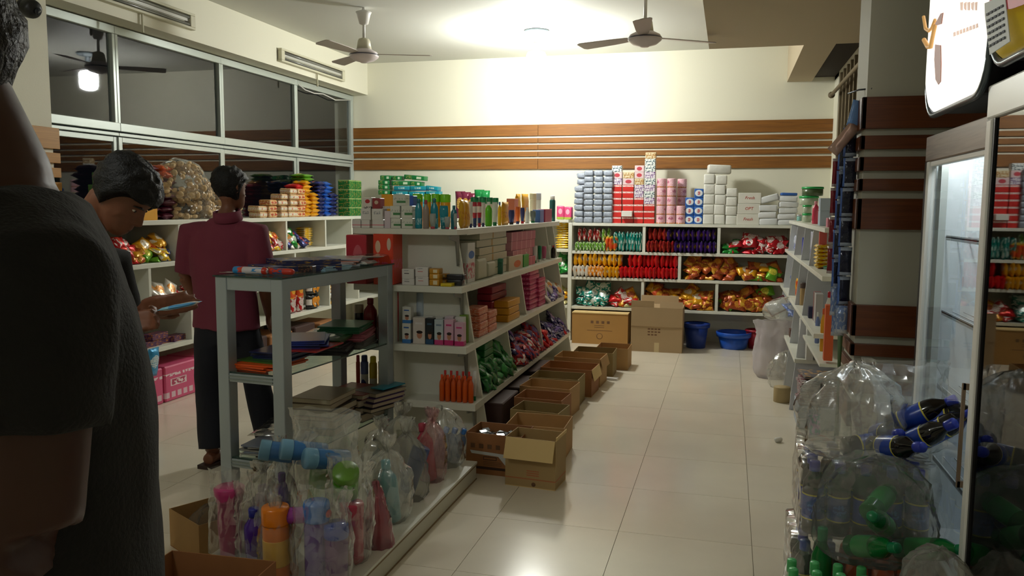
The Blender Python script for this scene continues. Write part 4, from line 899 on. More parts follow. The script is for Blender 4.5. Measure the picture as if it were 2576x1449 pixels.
# second end shelf
z1 = GZ[1]
cdv = printed('carton_dove', '#d9d7d1', [([('z', .5, .58), ('x', .2, .6)], '#2f3136'), ([('z', .78, .86), ('x', .2, .6), ('noise', 12, .45)], '#6f7a86')])
cdr = printed('carton_dover', '#d9d5d1', [([('z', .5, .56), ('x', .2, .6)], '#b84a48'), ([('z', .78, .86), ('x', .2, .6), ('noise', 12, .45)], '#6f7a86')])
frow(Y, z1, [(1016, 1048, 700, 'box', cdv, 'white carton with black mark, lower left on second end shelf'), (1050, 1083, 695, 'box', cdr, 'white carton with red mark, lower right on second end shelf')])
frow(Y, z1, [(1016, 1047, 676, 'box', cdv, 'white carton with black mark, upper left on second end shelf', gx(1030, 700, Y).z), (1049, 1082, 671, 'box', cdr, 'white carton with red mark, upper right on second end shelf', gx(1060, 695, Y).z)])
GLD = printed('pack_honey', '#c28a1e', [([('z', .2, .8), ('x', .4, .8)], '#e2d4ae')])
zq = z1
for k, yt in enumerate((702, 688, 675)):
    frow(Y, z1, [(1084, 1110, yt, 'soft', GLD, 'golden wrapped soap, %s of the pile of three' % ('bottom', 'middle', 'top')[k], zq, 0, 'soap')]); zq = gx(1097, yt, Y).z
for k, yt in enumerate((702, 688)):
    frow(Y+.09, z1, [(1108, 1128, yt, 'soft', GLD, 'golden wrapped soap behind the pile, %s' % ('lower', 'upper')[k], z1+.045*k, 0, 'soap')])
frow(Y, z1, [(1112, 1140, 712, 'soft', m_('pack_lemon', '#d4bb1c', .3), 'lemon yellow packet lying at the front of second end shelf', None, -.02), (1128, 1166, 703, 'soft', m_('pack_coal', '#1b1b22', .25), 'black packet lying at the right of second end shelf', None, .05)])
frow(Y, z1, [(1127, 1170, 690, 'soft', m_('pack_coal', '#1b1b22', .25), 'black packet lying on another black packet', z1+.034, .06)])
# third end shelf: face-cream cartons
z1 = GZ[2]
def face(nm, base, top='#dcd8d4', skin='#b97f63', foot=None):
    L = [([('oval', 'x', 'z', .55, .34, .22, .14)], skin), ([('oval', 'x', 'z', .55, .45, .26, .06)], '#2a1c1a')]
    L = [([('z', .0, .2)], foot)] + L if foot else L
    return printed(nm, base, L+[([('z', .75, .82), ('x', .2, .8)], top)])
fz = gx(1000, 640, Y).z
frow(Y, z1, [(1014, 1036, 812, 'box', face('cr1', '#cfcfc6', '#2f63ad', foot='#3b78b8'), 'white and blue face cream carton, bottom left stack'), (1041, 1072, 798, 'box', face('cr2', '#cfc6bd'), 'beige face cream carton, first of the front row'), (1073, 1093, 800, 'box', face('cr3', '#1c2226', '#3d5a70', foot='#1f4a70'), 'black face cream carton in the front row'),
 (1095, 1118, 803, 'box', face('cr4', '#b9c6cb', '#7d8fa0', foot='#c43a7a'), 'pale blue face cream carton in the front row'), (1120, 1144, 803, 'box', face('cr5', '#d3a9bd', '#c43a7a', foot='#c42a72'), 'pink and white face cream carton, left of two'), (1146, 1170, 811, 'box', face('cr6', '#d3a9bd', '#c43a7a', foot='#c42a72'), 'pink and white face cream carton, right of two')], .05)
frow(Y, z1, [(1015, 1037, 771, 'box', face('cr1', '#cfcfc6', '#2f63ad', foot='#3b78b8'), 'white and blue face cream carton, top of left stack', gx(1025, 812, Y).z)], .05)
for k in range(5):
    a = 1043+26*k
    frow(Y+.07, z1, [(a, a+23, 797-2*(k % 2), 'box', cw if k != 3 else clil, 'plain pale carton in the row behind the cream cartons, %s from left' % ('first', 'second', 'third', 'fourth', 'fifth')[k], None, 0)], .05)
frow(Y+.13, z1, [(1047, 1066, 736, 'tube', (m_('tube_paleblue', '#b8c6d2', .3), m_('cap_blue', '#24429c', .3)), 'tall pale blue tube standing behind the cream cartons'), (1160, 1180, 790, 'box', m_('carton_olive', '#6a8a2a', .4), 'green carton behind the pink cream cartons')])
# fourth end shelf: orange bottles
z1 = GZ[3]
OJ = m_('drink_orange', '#d0561c', .15); OC = m_('cap_orange', '#e8501c', .3)
for k in range(6):
    x = gx(1112+14.5*k, 1000, Y-.02).x
    bottle((x, Y-.02, z1), .172, .0175, OJ, OC, 'small orange bottle in the front row, %s from left' % ('first', 'second', 'third', 'fourth', 'fifth', 'sixth')[k], None, name='bottle')
for k in range(5):
    x = gx(1120+15*k, 1000, Y+.05).x
    bottle((x, Y+.05, z1), .185, .0175, OJ, m_('cap_coral', '#d43a34', .3), 'small orange bottle in the back row, %s from left' % ('first', 'second', 'third', 'fourth', 'fifth')[k], None, name='bottle')
frow(Y+.04, z1, [(1189, 1200, 932, 'tube', (ww, wg), 'white tube with dark green cap beside the orange bottles')])
# left part of the end shelves, seen past the table
z1 = GZ[1]
RC = printed('carton_glasspot', '#b52a38', [([('oval', 'x', 'z', .58, .45, .26, .35)], '#c9606a'), ([('oval', 'x', 'z', .6, .42, .08, .16)], '#e0d4d0'), ([('x', .06, .2), ('z', .35, .55), ('noise', 9, .45)], '#e6d8d2')])
RC2 = printed('carton_orangered', '#d23c1c', [([('oval', 'x', 'z', .25, .75, .13, .12)], '#d9b89a'), ([('oval', 'x', 'z', .8, .8, .1, .12)], '#cdb8a6'), ([('x', .6, .9), ('z', .0, .12)], '#e0a416'), ([('z', .3, .5), ('noise', 9, .52)], '#d94a6a')])
frow(Y+.01, z1, [(884, 935, 590, 'box', RC, 'crimson carton picturing a glass, left on the second end shelf'), (951, 1002, 588, 'box', RC2, 'orange-red carton with small pictures beside the white divider')], .16)
frow(Y+.01, z1, [(886, 940, 688, 'box', m_('carton_crimson', '#9c2436', .4), 'crimson carton under the pictured glass carton', None, .01)], .16) if False else None
z1 = GZ[2]
dr = m_('bottle_darkred', '#7d0f1c', .15)
frow(Y+.02, z1, [(891, 913, 765, 'jar', (m_('jar_black', '#151214', .2), m_('lid_tan', '#a39680', .3)), 'black jar with tan lid behind the table leg'), (914, 948, 750, 'bottle', (dr, dr), 'tall dark red bottle on the third end shelf'), (949, 968, 768, 'bottle', (dr, m_('cap_gold', '#8c6a2a', .3)), 'short red bottle beside the tall red bottle'), (993, 1003, 734, 'tube', (m_('tube_scarlet', '#b01c24', .3), red_), 'scarlet tube standing by the white divider')])
z1 = GZ[3]
# a lower shelf piece behind the table carries the cans
board(go, -2.345, -2.1, GY0, GY0+.2, GZ[3], .045)
spy = printed('can_yellow', '#c9b41c', [([('z', .3, .5)], '#d6d8c8'), ([('z', .28, .31)], '#3f7a34')], .25); spb = printed('can_bluewhite', '#c3c8cc', [([('z', .6, 1.)], '#4a5a9c'), ([('oval', 'x', 'z', .5, .25, .4, .2)], '#2a3a7c')], .25)
frow(Y+.02, z1, [(893, 903, 893, 'can', (m_('can_red', '#b03a1c', .3), red_), 'slim red spray can behind the table'), (905, 924, 893, 'can', (spb, nav), 'blue and white spray can behind the table'), (927, 946, 896, 'can', (spy, m_('cap_yellow', '#d4c41c', .3)), 'yellow spray can with green ring behind the table'), (950, 974, 889, 'can', (printed('can_mustard', '#c99a14', [([('oval', 'x', 'z', .5, .5, .3, .12)], '#b02a1c')], .25), m_('cap_mustard', '#c99a14', .3)), 'mustard yellow spray can with red mark by the table leg')])
# side shelf goods facing the aisle
Xs = GX[1]-.07; z1 = GZ[1]
tp = printed('paste_carton', '#d2d2cc', [([('oval', 'x', 'z', .5, .7, .4, .1)], '#2a6ab0'), ([('z', .1, .5), ('noise', 8, .52)], '#c05a68')])
srow(Xs, z1, [(1168, 1186, 611, 'box', tp, 'tall white and blue toothpaste carton at the shelf corner')], .05)
gb = m_('box_greygreen', '#b3b098', .5); gb2 = printed('box_stripe', '#b9b59c', [([('x', .45, .5)], '#a8843a'), ([('z', 0, .1)], '#6b7a5c')])
def pile(X, z, px0, px1, n, h, m, lab, depth=.2, gap=.001, soft=.0):
    a, b = at(px0, 700, 'X', X).y, at(px1, 700, 'X', X).y
    for k in range(n):
        put('carton', rbox_me(round(abs(b-a)*.97, 3), depth, h-gap, m, soft, k % 3), (X-depth/2+.04+jit(.004), (a+b)/2+jit(.004), z+h*k+.0005), (0, 0, PI/2+jit(.03)), lab, 'carton', lab+' pile')
pile(Xs-.03, z1, 1188, 1262, 6, .054, gb2, 'grey-beige striped carton on second side shelf', .18)
srow(Xs, z1, [(1190, 1215, 650, 'soft', gb, 'beige wrapped pack in front of the striped cartons'), (1216, 1236, 658, 'soft', gb, 'cream wrapped pack beside the beige pack'), (1240, 1264, 650, 'jar', (m_('tin_green', '#12583a', .3), m_('tin_lid', '#1c6a48', .3)), 'dark green tin with white lettering on second side shelf')], .07)
pkp = printed('box_rose', '#b5596a', [([('rows', 'x', 5, .12)], '#d59aa4')])
pile(Xs-.03, z1+.0, 1275, 1333, 4, .075, pkp, 'rose pink boxed row on second side shelf', .15)
srow(Xs, z1, [(1272, 1305, 643, 'box', printed('box_cream_art', '#c2b69a', [([('oval', 'x', 'z', .6, .4, .25, .25)], '#c4683a')]), 'cream carton with orange art before the pink boxes'), (1308, 1322, 640, 'box', m_('carton_leaf', '#2a9a3a', .4), 'bright green carton before the pink boxes'), (1340, 1350, 618, 'tube', (ww, wg), 'white bottle with pale cap, second side shelf far part'), (1353, 1361, 618, 'tube', (wg, ww), 'green and white bottle, second side shelf far part'), (1363, 1373, 619, 'tube', (m_('tube_pinkish', '#c25a80', .3), ww), 'pink bottle on second side shelf far part'), (1376, 1384, 616, 'tube', (m_('tube_pale', '#c9cdb8', .3), ww), 'pale bottle on second side shelf far part'), (1386, 1396, 618, 'bottle', (m_('bottle_dark', '#2a1a14', .2), red_), 'dark brown bottle with red cap, second side shelf end')], .06)
Xs = GX[2]-.07; z1 = GZ[2]
orp = printed('box_coral', '#c96a4a', [([('noise', 7, .55)], '#d9a890')]); crm = m_('soap_crimson', '#8c1c30', .35)
pile(Xs, z1, 1192, 1215, 4, .05, orp, 'coral soap pack, left pile on third side shelf', .12, .002, .008)
pile(Xs, z1, 1217, 1238, 3, .05, orp, 'coral soap pack, right pile on third side shelf', .12, .002, .008)
pile(Xs-.12, z1, 1225, 1262, 5, .055, crm, 'crimson soap pack on third side shelf', .12, .002, .008)
pile(Xs, z1, 1268, 1296, 3, .055, m_('soap_amber', '#d09424', .35), 'amber soap pack on third side shelf', .12, .002, .008)
pile(Xs-.02, z1, 1322, 1345, 9, .042, printed('soap_magenta', '#b02a5c', [([('z', .3, .6), ('noise', 8, .5)], '#d98aa8')]), 'magenta soap pack, left column on third side shelf', .12, .002, .006)
pile(Xs, z1, 1346, 1362, 6, .042, printed('soap_magenta', '#b02a5c', [([('z', .3, .6), ('noise', 8, .5)], '#d98aa8')]), 'magenta soap pack, right column on third side shelf', .12, .002, .006)
def gheap(px0, px1, z, zm, n, keys, size, where, X):
    a, b = at(px0, 800, 'X', X).y, at(px1, 800, 'X', X).y
    n0 = set(bpy.data.objects.keys()); heap(a, b, 0, .2, z, zm, n, keys, size, where)
    Mz = Matrix(((0, -1, 0, X+.06), (1, 0, 0, 0), (0, 0, 1, 0), (0, 0, 0, 1)))
    for k in [o for o in bpy.data.objects if o.name not in n0]: k.matrix_basis = Mz@(Matrix.Translation(k.location)@k.rotation_euler.to_matrix().to_4x4())
PM['violet'] = pk_mat('pack_violet', '#2a2260', '#8a6ab8', None, third='#c2c0d4'); CN['violet'] = 'violet'
PM['redblue'] = pk_mat('pack_redblue', '#a61e2c', '#2c3a80', None, third='#2a2a66'); CN['redblue'] = 'red and violet'
PM['emerald'] = pk_mat('pack_emerald', '#0c6a24', '#2f9a3c', None, third='#0a5020', metal=0.); CN['emerald'] = 'emerald green'
gheap(1365, 1408, z1, z1+.2, 20, ['violet', 'white'], (.1, .13, .04), 'on third side shelf far end', GX[2]-.05)
Xs = GX[3]-.07; z1 = GZ[3]
gheap(1212, 1290, z1, z1+.27, 60, ['emerald'], (.1, .14, .045), 'on the lowest side shelf', GX[3]-.05)
gheap(1298, 1360, z1, z1+.29, 40, ['redblue', 'violet', 'redblue', 'redwhite'], (.1, .14, .045), 'on lowest side shelf middle', GX[3]-.05)
gheap(1362, 1420, z1, z1+.3, 34, ['violet', 'violet', 'red'], (.1, .14, .045), 'on lowest side shelf far end', GX[3]-.05)
for k, y_ in enumerate((5.06, 5.2, 5.33)): pass
pile(Xs-.06, z1, 1207, 1229, 6, .05, m_('soap_emerald', '#0c6a24', .35), 'emerald soap pack piled at the near end', .12, .002, .008)
# ================================================================== CARDBOARD on the floor
def open_carton(name, loc, w_, d_, h_, label, m=CARD, mi=CARDL, rz=0, flaps=(), t=.004, art=None):
    o = empty(name, loc, rz, label, 'carton'); b = MB()
    b.box(-w_/2, w_/2, -d_/2, d_/2, 0, t, 1); x, y = w_/2, d_/2
    for bx in ((-x, x, -y, -y+t), (-x, x, y-t, y), (-x, -x+t, -y+t, y-t), (x-t, x, -y+t, y-t)): b.box(*bx, t, h_, 0)
    body = b.build('walls', [m, mi], o)
    for s_, ang, L in flaps:
        f = MB(); a = math.radians(ang)
        if s_ in 'fb': f.box(-x+.004, x-.004, 0, L, -t/2, t/2); M_ = Matrix.Translation((0, -y if s_ == 'f' else y, h_-.001))@(Matrix.Rotation(PI, 4, 'Z') if s_ == 'f' else Matrix.Identity(4))@Matrix.Rotation(a, 4, 'X')
        else: f.box(-y+.004, y-.004, 0, L, -t/2, t/2); M_ = Matrix.Translation((x if s_ == 'r' else -x, 0, h_-.001))@Matrix.Rotation(-PI/2 if s_ == 'r' else PI/2, 4, 'Z')@Matrix.Rotation(a, 4, 'X')
        g = f.build('flap', mi, o); g.matrix_basis = M_
    if art: art(o, w_, d_, h_)
    return o
RINK = mat('print_faded_red', '#b06a44', .8); DINK = mat('print_brown', '#6a4a30', .8); BINK = mat('print_darkbrown', '#3a2418', .8)
def band(o, x0, x1, y, z0, z1, m): MB().box(x0, x1, y-.0006, y+.0004, z0, z1).build('print', m, o)
def artA(o, w_, d_, h_):
    band(o, -w_/2, w_/2, -d_/2, .045, .051, RINK); MB().box(w_/2-.0004, w_/2+.0006, -d_/2, d_/2, .045, .051).build('print', RINK, o)
    for k in range(3): band(o, -.02, .05, -d_/2, .09-.012*k, .096-.012*k, RINK)
    MB().lathe([(0, 0), (.012, 0), (.012, .0006), (0, .0006)], 14, M=Matrix.Translation((.02, -d_/2, .02))@Matrix.Rotation(PI/2, 4, 'X')).build('print', DINK, o)
open_carton('open_carton', (-.985, 4.215, 0), .285, .2, .27, 'open tan carton with its front flap folded down, front of the carton row', m=mat('cardboard_tan', '#a98d5e', .8, vary=.05), mi=CARDL, rz=R(-5), flaps=(('f', -68, .115), ('r', 84, .02)), art=artA)
def artB(o, w_, d_, h_):
    for k in range(6): band(o, -w_/2+.03+.05*k, -w_/2+.055+.05*k, -d_/2, h_-.085, h_-.06, DINK)
    band(o, -w_/2, w_/2, -d_/2, .03, .045, BINK); band(o, -.06, .02, -d_/2, .085, .105, BINK); band(o, -.056, .016, -d_/2-.0004, .089, .101, CARDD)
    for k in range(3): band(o, -.06, .05, -d_/2, .055+.009*k, .058+.009*k, DINK)
    MB().prism([(-.14, h_-.1), (.09, h_-.11), (.085, h_-.17), (.07, h_-.17), (.03, h_-.125), (-.13, h_-.118)], -d_/2-.0012, -d_/2-.0004).build('paper_label', mat('label_paper', '#c9ccc9', .6), o)
    f = MB()
    rn = random.Random(3)
    for k in range(90):
        M_ = Matrix.Translation((rn.uniform(-w_/2+.03, w_/2-.03), rn.uniform(-d_/2+.03, d_/2-.03), h_-.075+rn.uniform(0, .05)))@Matrix.Rotation(rn.random()*6, 4, 'Z')@Matrix.Rotation(rn.uniform(-.6, .6), 4, 'X')
        f.box(-.022, .022, -.012, .012, -.002, .002, rn.choice((0, 0, 1)), M_)
    q_ = f.build('sachet_fill', [mat('sachet_silver', '#aab0b4', .25, .7), mat('sachet_dark', '#20262c', .3)], o); q_['kind'] = 'stuff'
open_carton('open_carton', (-1.235, 4.375, 0), .33, .24, .235, 'open brown carton full of small silver sachets beside the platform end', m=CARDD, mi=CARDD, rz=R(-3), art=artB)
spec = [(-1.09, 4.76, .36, .3, .2, 'third'), (-1.17, 5.12, .33, .26, .19, 'fourth'), (-1.22, 5.42, .34, .26, .2, 'fifth'), (-1.24, 5.74, .38, .28, .21, 'sixth'), (-1.25, 6.06, .38, .28, .21, 'seventh'), (-1.22, 6.42, .42, .3, .22, 'eighth'), (-1.2, 6.8, .4, .3, .24, 'ninth'), (-1.14, 7.2, .36, .3, .22, 'tenth')]
for k, (x, y, a, b, h, nm_) in enumerate(spec):
    open_carton('open_carton', (x, y, 0), a, b, h, 'open cardboard carton under the display shelf edge, %s along the row' % nm_, m=(CARD, mat('cardboard_olive', '#8f7a4c', .8), CARDD)[k % 3], mi=(CARDL, CARD, CARDD)[(k+1) % 3], rz=R(jit(4)-2), flaps=((('r', -75, .09),) if k in (5, 6) else ()))
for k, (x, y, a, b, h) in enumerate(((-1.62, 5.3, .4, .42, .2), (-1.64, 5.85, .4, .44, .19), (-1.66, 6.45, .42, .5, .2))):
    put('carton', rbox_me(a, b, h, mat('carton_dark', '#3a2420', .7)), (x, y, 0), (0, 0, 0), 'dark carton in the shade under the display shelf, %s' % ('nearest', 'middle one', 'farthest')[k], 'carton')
open_carton('open_carton', (-1.02, 7.58, 0), .3, .3, .2, 'open carton standing alone at the far end of the display shelf', m=CARD, mi=CARDD)
put('white_tray', rbox_me(.2, .06, .02, WHITEP), (-1.0, 6.98, .0), (0, 0, R(-6)), 'thin white plastic strip lying beside the carton row', 'strip')
put('paper_scrap', rbox_me(.05, .035, .03, mat('paper_white', '#dcdad2', .6), .012), tuple(at(1957, 1112, 'Z', .0)), (0, 0, .4), 'small crumpled white paper on the floor tiles', 'paper')
# big cartons against the back shelf
def artC(o, w_, d_, h_):
    for k in range(4): band(o, -.1+.06*k, -.07+.06*k, -d_/2, h_-.11, h_-.08, DINK)
    for k in range(2): band(o, -.06, .05, -d_/2, h_-.135-.02*k, h_-.13-.02*k, DINK)
    band(o, -.14, .14, -d_/2, h_-.19, h_-.185, DINK)
    MB().lathe([(.028, 0), (.034, 0), (.034, .0006), (.028, .0006)], 18, cap=False, M=Matrix.Translation((.0, -d_/2, h_-.25))@Matrix.Rotation(PI/2, 4, 'X')).build('print', DINK, o)
t = empty('large_carton', (-1.345, 8.94, 0), 0, 'wide tan cardboard carton on the floor under the back shelf', 'carton')
MB().box(-.31, .31, -.16, .16, 0, .34).build('body', mat('cardboard_gold', '#a67c42', .8, vary=.05), t); MB().box(-.31, .31, -.165, .0, .34, .35).build('flap', CARDL, t); artC(t, .62, .32, .34)
t = empty('large_carton', (-.7, 8.65, 0), 0, 'tall beige cardboard carton with open top before the back shelf', 'carton')
KB = mat('cardboard_beige', '#a68c68', .8, vary=.04)
MB().box(-.265, .265, -.18, .18, 0, .47).build('body', KB, t)
MB().box(-.265, .265, -.186, -.18, .27, .47).build('lapped_panel', KB, t)
for a, b, z, rx in ((-.265, -.03, .47, 6), (.03, .265, .465, -14)):
    g = MB().box(a, b, -.003, .003, 0, .07).build('flap', KB, t); g.location = (0, -.18, z); g.rotation_euler = (R(rx), 0, 0)
g = MB().box(-.2, .2, -.003, .003, 0, .09).build('flap', KB, t); g.location = (0.0, .18, .47); g.rotation_euler = (R(-10), 0, 0)
for k in range(3):
    for j in range(4 if k < 2 else 3): band(t, -.09+.035*j, -.065+.035*j, -.18, .235-.03*k, .25-.03*k, DINK)
band(t, -.02, .03, -.18, .0, .1, mat('packing_tape', '#c9b48a', .25))
t = empty('plastic_tub', (.085, 8.98, 0), 0, 'round blue plastic tub on the floor under the back shelf', 'tub')
BLU = mat('plastic_tub_blue', '#1d52b4', .35)
MB().lathe([(0, .0), (.13, .0), (.135, .005), (.165, .13), (.16, .13), (.128, .008), (0, .008)], 32, cap=False).build('basin', BLU, t)
MB().lathe([(.163, .125), (.183, .128), (.187, .175), (.18, .18), (.172, .175), (.168, .132)], 32, cap=False).build('rim', BLU, t)
t = empty('bucket', (-.31, 8.9, 0), 0, 'blue plastic bucket half hidden behind the tall beige carton', 'bucket')
MB().lathe([(0, 0), (.1, 0), (.13, .26), (.125, .26), (.095, .01), (0, .01)], 24, cap=False).build('pail', mat('plastic_dark_blue', '#17378c', .4), t)
MB().lathe([(.13, .22), (.145, .225), (.148, .265), (.13, .27)], 24, cap=False).build('rim', mat('plastic_dark_blue', '#17378c', .4), t)
t = empty('bucket', (.31, 9.05, 0), 0, 'small dark red bucket between the blue tub and white sack', 'bucket')
MB().lathe([(0, 0), (.07, 0), (.1, .2), (.096, .2), (.066, .01), (0, .01)], 24, cap=False).build('pail', mat('plastic_crimson', '#a0182c', .4), t)
MB().lathe([(.1, .18), (.11, .185), (.11, .2), (.1, .205)], 24, cap=False).build('rim', mat('plastic_crimson', '#a0182c', .4), t)
# ====@@P5
ORDN = ['lowest', 'second up', 'third up', 'fourth up', 'fifth up', 'sixth up']
# ================================================================== right wall display shelf goods
def rrow(Xf, z0, items, depth=.08):
    for it in items:
        a, b, yt, kind, ms, lab = it[:6]; zb = it[6] if len(it) > 6 and it[6] is not None else z0
        pa, pb = at(a, 700, 'X', Xf), at(b, 700, 'X', Xf); pm = at((a+b)/2, 700, 'X', Xf); h = at((a+b)/2, yt, 'X', Xf).z-zb
        dd = (pm-Vector((0, 0, CAMZ))).dot(FX)
        wq = (b-a)*dd/F_PX*1.0 if kind in ('tube', 'jar', 'bottle', 'flat', 'can') else min(abs(pb.y-pa.y), (b-a)*dd/F_PX*2.2)
        make(kind, Xf, pm.y, zb, wq, h, ms, lab, depth, -PI/2)
gl_ = m_('lid_green', '#1f9a4a', .3); clr = m_('tub_clear', '#a9b49c', .2)
Xr = .68; z0 = RZ[0]
rrow(Xr, z0, [(1998, 2010, 540, 'jar', (m_('jar_aqua', '#7fb0a8', .15), silv), 'small clear aqua jar at the far end of the right shelf top'),
 (2012, 2034, 536, 'jar', (clr, gl_), 'green lidded food tub, bottom of the stack'), (2036, 2053, 507, 'bottle', (m_('bottle_coral', '#c9405a', .2), m_('cap_coralpale', '#d98a94', .3)), 'coral pink bottle in front of the green lidded tubs', None), (2056, 2079, 530, 'box', printed('tin_blueM', '#b4c2d0', [([('x', .3, .45)], '#27408c')], .3), 'blue and white tin, lower of two on the right shelf'),
 (2082, 2096, 548, 'box', m_('pack_rosered', '#c06a7a', .4), 'rose packet at the near end of the right shelf top')])
zq = at(2023, 536, 'X', Xr).z
rrow(Xr, z0, [(2012, 2034, 516, 'jar', (clr, gl_), 'green lidded food tub, second of the stack', zq), (2056, 2079, 500, 'box', printed('tin_blueM', '#b4c2d0', [], .3), 'blue and white tin, upper of two on the right shelf', at(2067, 530, 'X', Xr).z)])
pj = at(2023, 516, 'X', Xr)
bottle((Xr+.04, pj.y, pj.z+.001), .085, .085, clr, gl_, 'wide green lidded tub, third of the stack', None, (0, 0, 0), None, 'jar', name='tub', cat='tub')
bottle((Xr+.07, pj.y, pj.z+.087), .085, .095, m_('bowl_darkgreen', '#4a5a3c', .2), gl_, 'wide dark bowl with green rim topping the stack', None, (0, 0, 0), None, 'jar', name='tub', cat='tub')
bw = printed('box_bluewhite', '#b9bccc', [([('z', .1, .5), ('noise', 7, .5)], '#3a4a9c'), ([('oval', 'x', 'z', .5, .6, .3, .12)], '#c9d0da')]); org = m_('box_tangerine', '#cf5a2c', .4)
z1 = RZ[1]
rrow(.64, z1, [(1990, 2004, 590, 'pack', bw, 'blue wrapped pack at the far end of second right shelf'), (2008, 2017, 598, 'box', org, 'slim tangerine carton on second right shelf'), (2018, 2027, 596, 'box', m_('box_royal', '#2c3f9a', .4), 'slim royal blue carton on second right shelf'),
 (2030, 2062, 582, 'box', bw, 'tall white and blue printed carton on second right shelf'), (2063, 2068, 575, 'box', m_('box_coralred', '#d05a50', .4), 'thin coral red board on second right shelf')], .05)
for k in range(6): put('noodle_packet', packet_me(.16, .11, .03, PM['yellowred'], k % 3), (.70, at(2083, 640, 'X', .68).y+jit(.01), z1+.02+.027*k), (R(-90), 0, PI/2+jit(.1)), 'yellow-red noodle packet, right shelf pile', 'packet', 'noodle packets on the right shelf')
z2 = RZ[2]
rrow(.60, z2, [(1985, 1999, 690, 'pack', PM['blue'], 'blue packet at the far end of third right shelf'), (2000, 2012, 700, 'pack', PM['orange'], 'orange-red packet on third right shelf'), (2014, 2028, 712, 'jar', (m_('jar_tan', '#b09466', .4), m_('jar_brownlid', '#5c4a44', .4)), 'tan jar with brown lid on third right shelf'), (2030, 2044, 716, 'jar', (m_('ball_olive', '#8a8a5c', .4), m_('ball_lemon', '#c9c43a', .4)), 'olive jar with lemon lid on third right shelf')], .05)
rrow(.62, z2, [(2044, 2078, 738, 'box', printed('box_tricolour', '#b9b4b4', [([('x', 0, .25)], '#8c3040'), ([('x', .3, .5)], '#3f5a4a')]), 'white carton with red and green panels on third right shelf'), (2080, 2096, 735, 'bottle', (ww, red_), 'white bottle with red cap on third right shelf')], .05)
rrow(.66, z1, [(2070, 2082, 668, 'jar', (m_('jar_aqua', '#7fb0a8', .15), gl_), 'small clear jar at the near part of the right shelf', z1), (2084, 2104, 668, 'jar', (ww, ww), 'white mug on the near part of the right shelf', z1)], .05)
z3 = RZ[3]
rrow(.56, z3, [(1992, 2006, 838, 'box', m_('box_umber', '#5c3a2c', .4), 'dark umber carton on lowest right shelf')], .05)
rrow(.60, z3, [(2018, 2032, 808, 'box', cwt, 'tall white carton with dark print, left of two on lowest right shelf'), (2034, 2052, 818, 'box', cwt, 'tall white carton with dark print, right of two on lowest right shelf'), (2040, 2052, 775, 'box', m_('box_midnight', '#22284c', .4), 'midnight blue carton above the white cartons', RZ[2]), (2056, 2068, 790, 'bottle', (m_('bottle_bluew', '#7484b8', .3), ww), 'blue bottle with white cap on the lowest right shelf', z3+.2), (2070, 2082, 780, 'bottle', (amb, org), 'amber bottle with orange cap on the lowest right shelf', z3+.2), (2084, 2098, 770, 'box', org, 'slim tangerine carton at the near end of lowest right shelf', z3+.2)], .05)
board(rs, .55, .92, 5.1, 6.25, .585, .02)
# assorted small cartons and tubs further along the boards
HUES = (('teal', '#2c8a8c'), ('pink', '#c97a94'), ('cobalt', '#2f4fa0'), ('ivory', '#cfcabb'), ('mustard', '#c29a2c'), ('brick', '#a34a34'), ('mint', '#8fbfa0'), ('plum', '#6a3a5c'))
for bi, (zb_, nmb) in enumerate(((RZ[1], 'second'), (RZ[2], 'third'), (RZ[3], 'lowest'))):
    for k in range(8):
        y_ = 6.5+.28*k+(.0 if bi else .05)
        if bi == 2 and k < 1: continue
        if any(abs(y_-yp) < .09 for yp in (7.0, 7.75, 8.5)): y_ += .12
        c_, hx = HUES[(k*3+bi*2) % 8]; h_ = (.09, .14, .11, .17)[(k+bi) % 4]
        make(('box', 'jar', 'soft', 'box')[(k+bi) % 4], .70, y_, zb_, .075, h_, m_('assorted_'+c_, hx, .4), 'small %s item on the %s right shelf board, %s from near end' % (c_, nmb, ('first', 'second', 'third', 'fourth', 'fifth', 'sixth', 'seventh', 'eighth')[k]), .08, -PI/2)
# newspapers, roll, sack, frame at the foot of it
NP = printed('newsprint', '#8f8a86', [([('noise', 7, .5)], '#6d2e38'), ([('noise', 14, .62)], '#c9c4ba')], .7)
b_ = at(2047, 960, 'Z', .16)
for k in range(9): put('newspaper', rbox_me(.38, .3, .017, NP, .004, k % 2), (.70+jit(.01), 5.95+jit(.01), .16+.0175*k), (0, jit(.01), jit(.06)), 'folded newspaper in the low pile', 'newspaper', 'newspapers piled by the right shelf')
put('newspaper', rbox_me(.36, .28, .02, printed('newsprint_dark', '#5f5c62', [([('noise', 9, .58)], '#b8905a')], .7), .004), (.70, 5.95, .335), (0, .06, .1), 'dark printed magazine on top of the newspaper pile', 'magazine')
put('low_box', rbox_me(.42, .36, .155, m_('box_paleblue', '#aab2bc', .5)), (.71, 5.95, 0), (0, 0, 0), 'pale blue-grey box under the newspaper pile', 'box')
p = at(1966, 1010, 'Z', 0)
put('paper_roll', lathe_me([(.02, 0), (.062, 0), (.063, .003), (.063, .115), (.062, .118), (.02, .118)], m_('kraft_roll', '#a8946a', .6), 24), (p.x, p.y, 0), (0, 0, 0), 'tan paper roll standing on the floor by the white sack', 'roll')
SACK = clear('sack_film', (.95, .93, .94), 1.4, .62, (.78, .74, .76), .3, .8, 12)
BAGF = clear('bag_film', (.985, .985, .98), 1.8, .13, (.86, .86, .82), .16, .75, 17, gloss=2.)
BAGG = clear('bag_film_milky', (.95, .95, .93), 1.75, .27, (.8, .8, .74), .17, .75, 15, gloss=2.2)
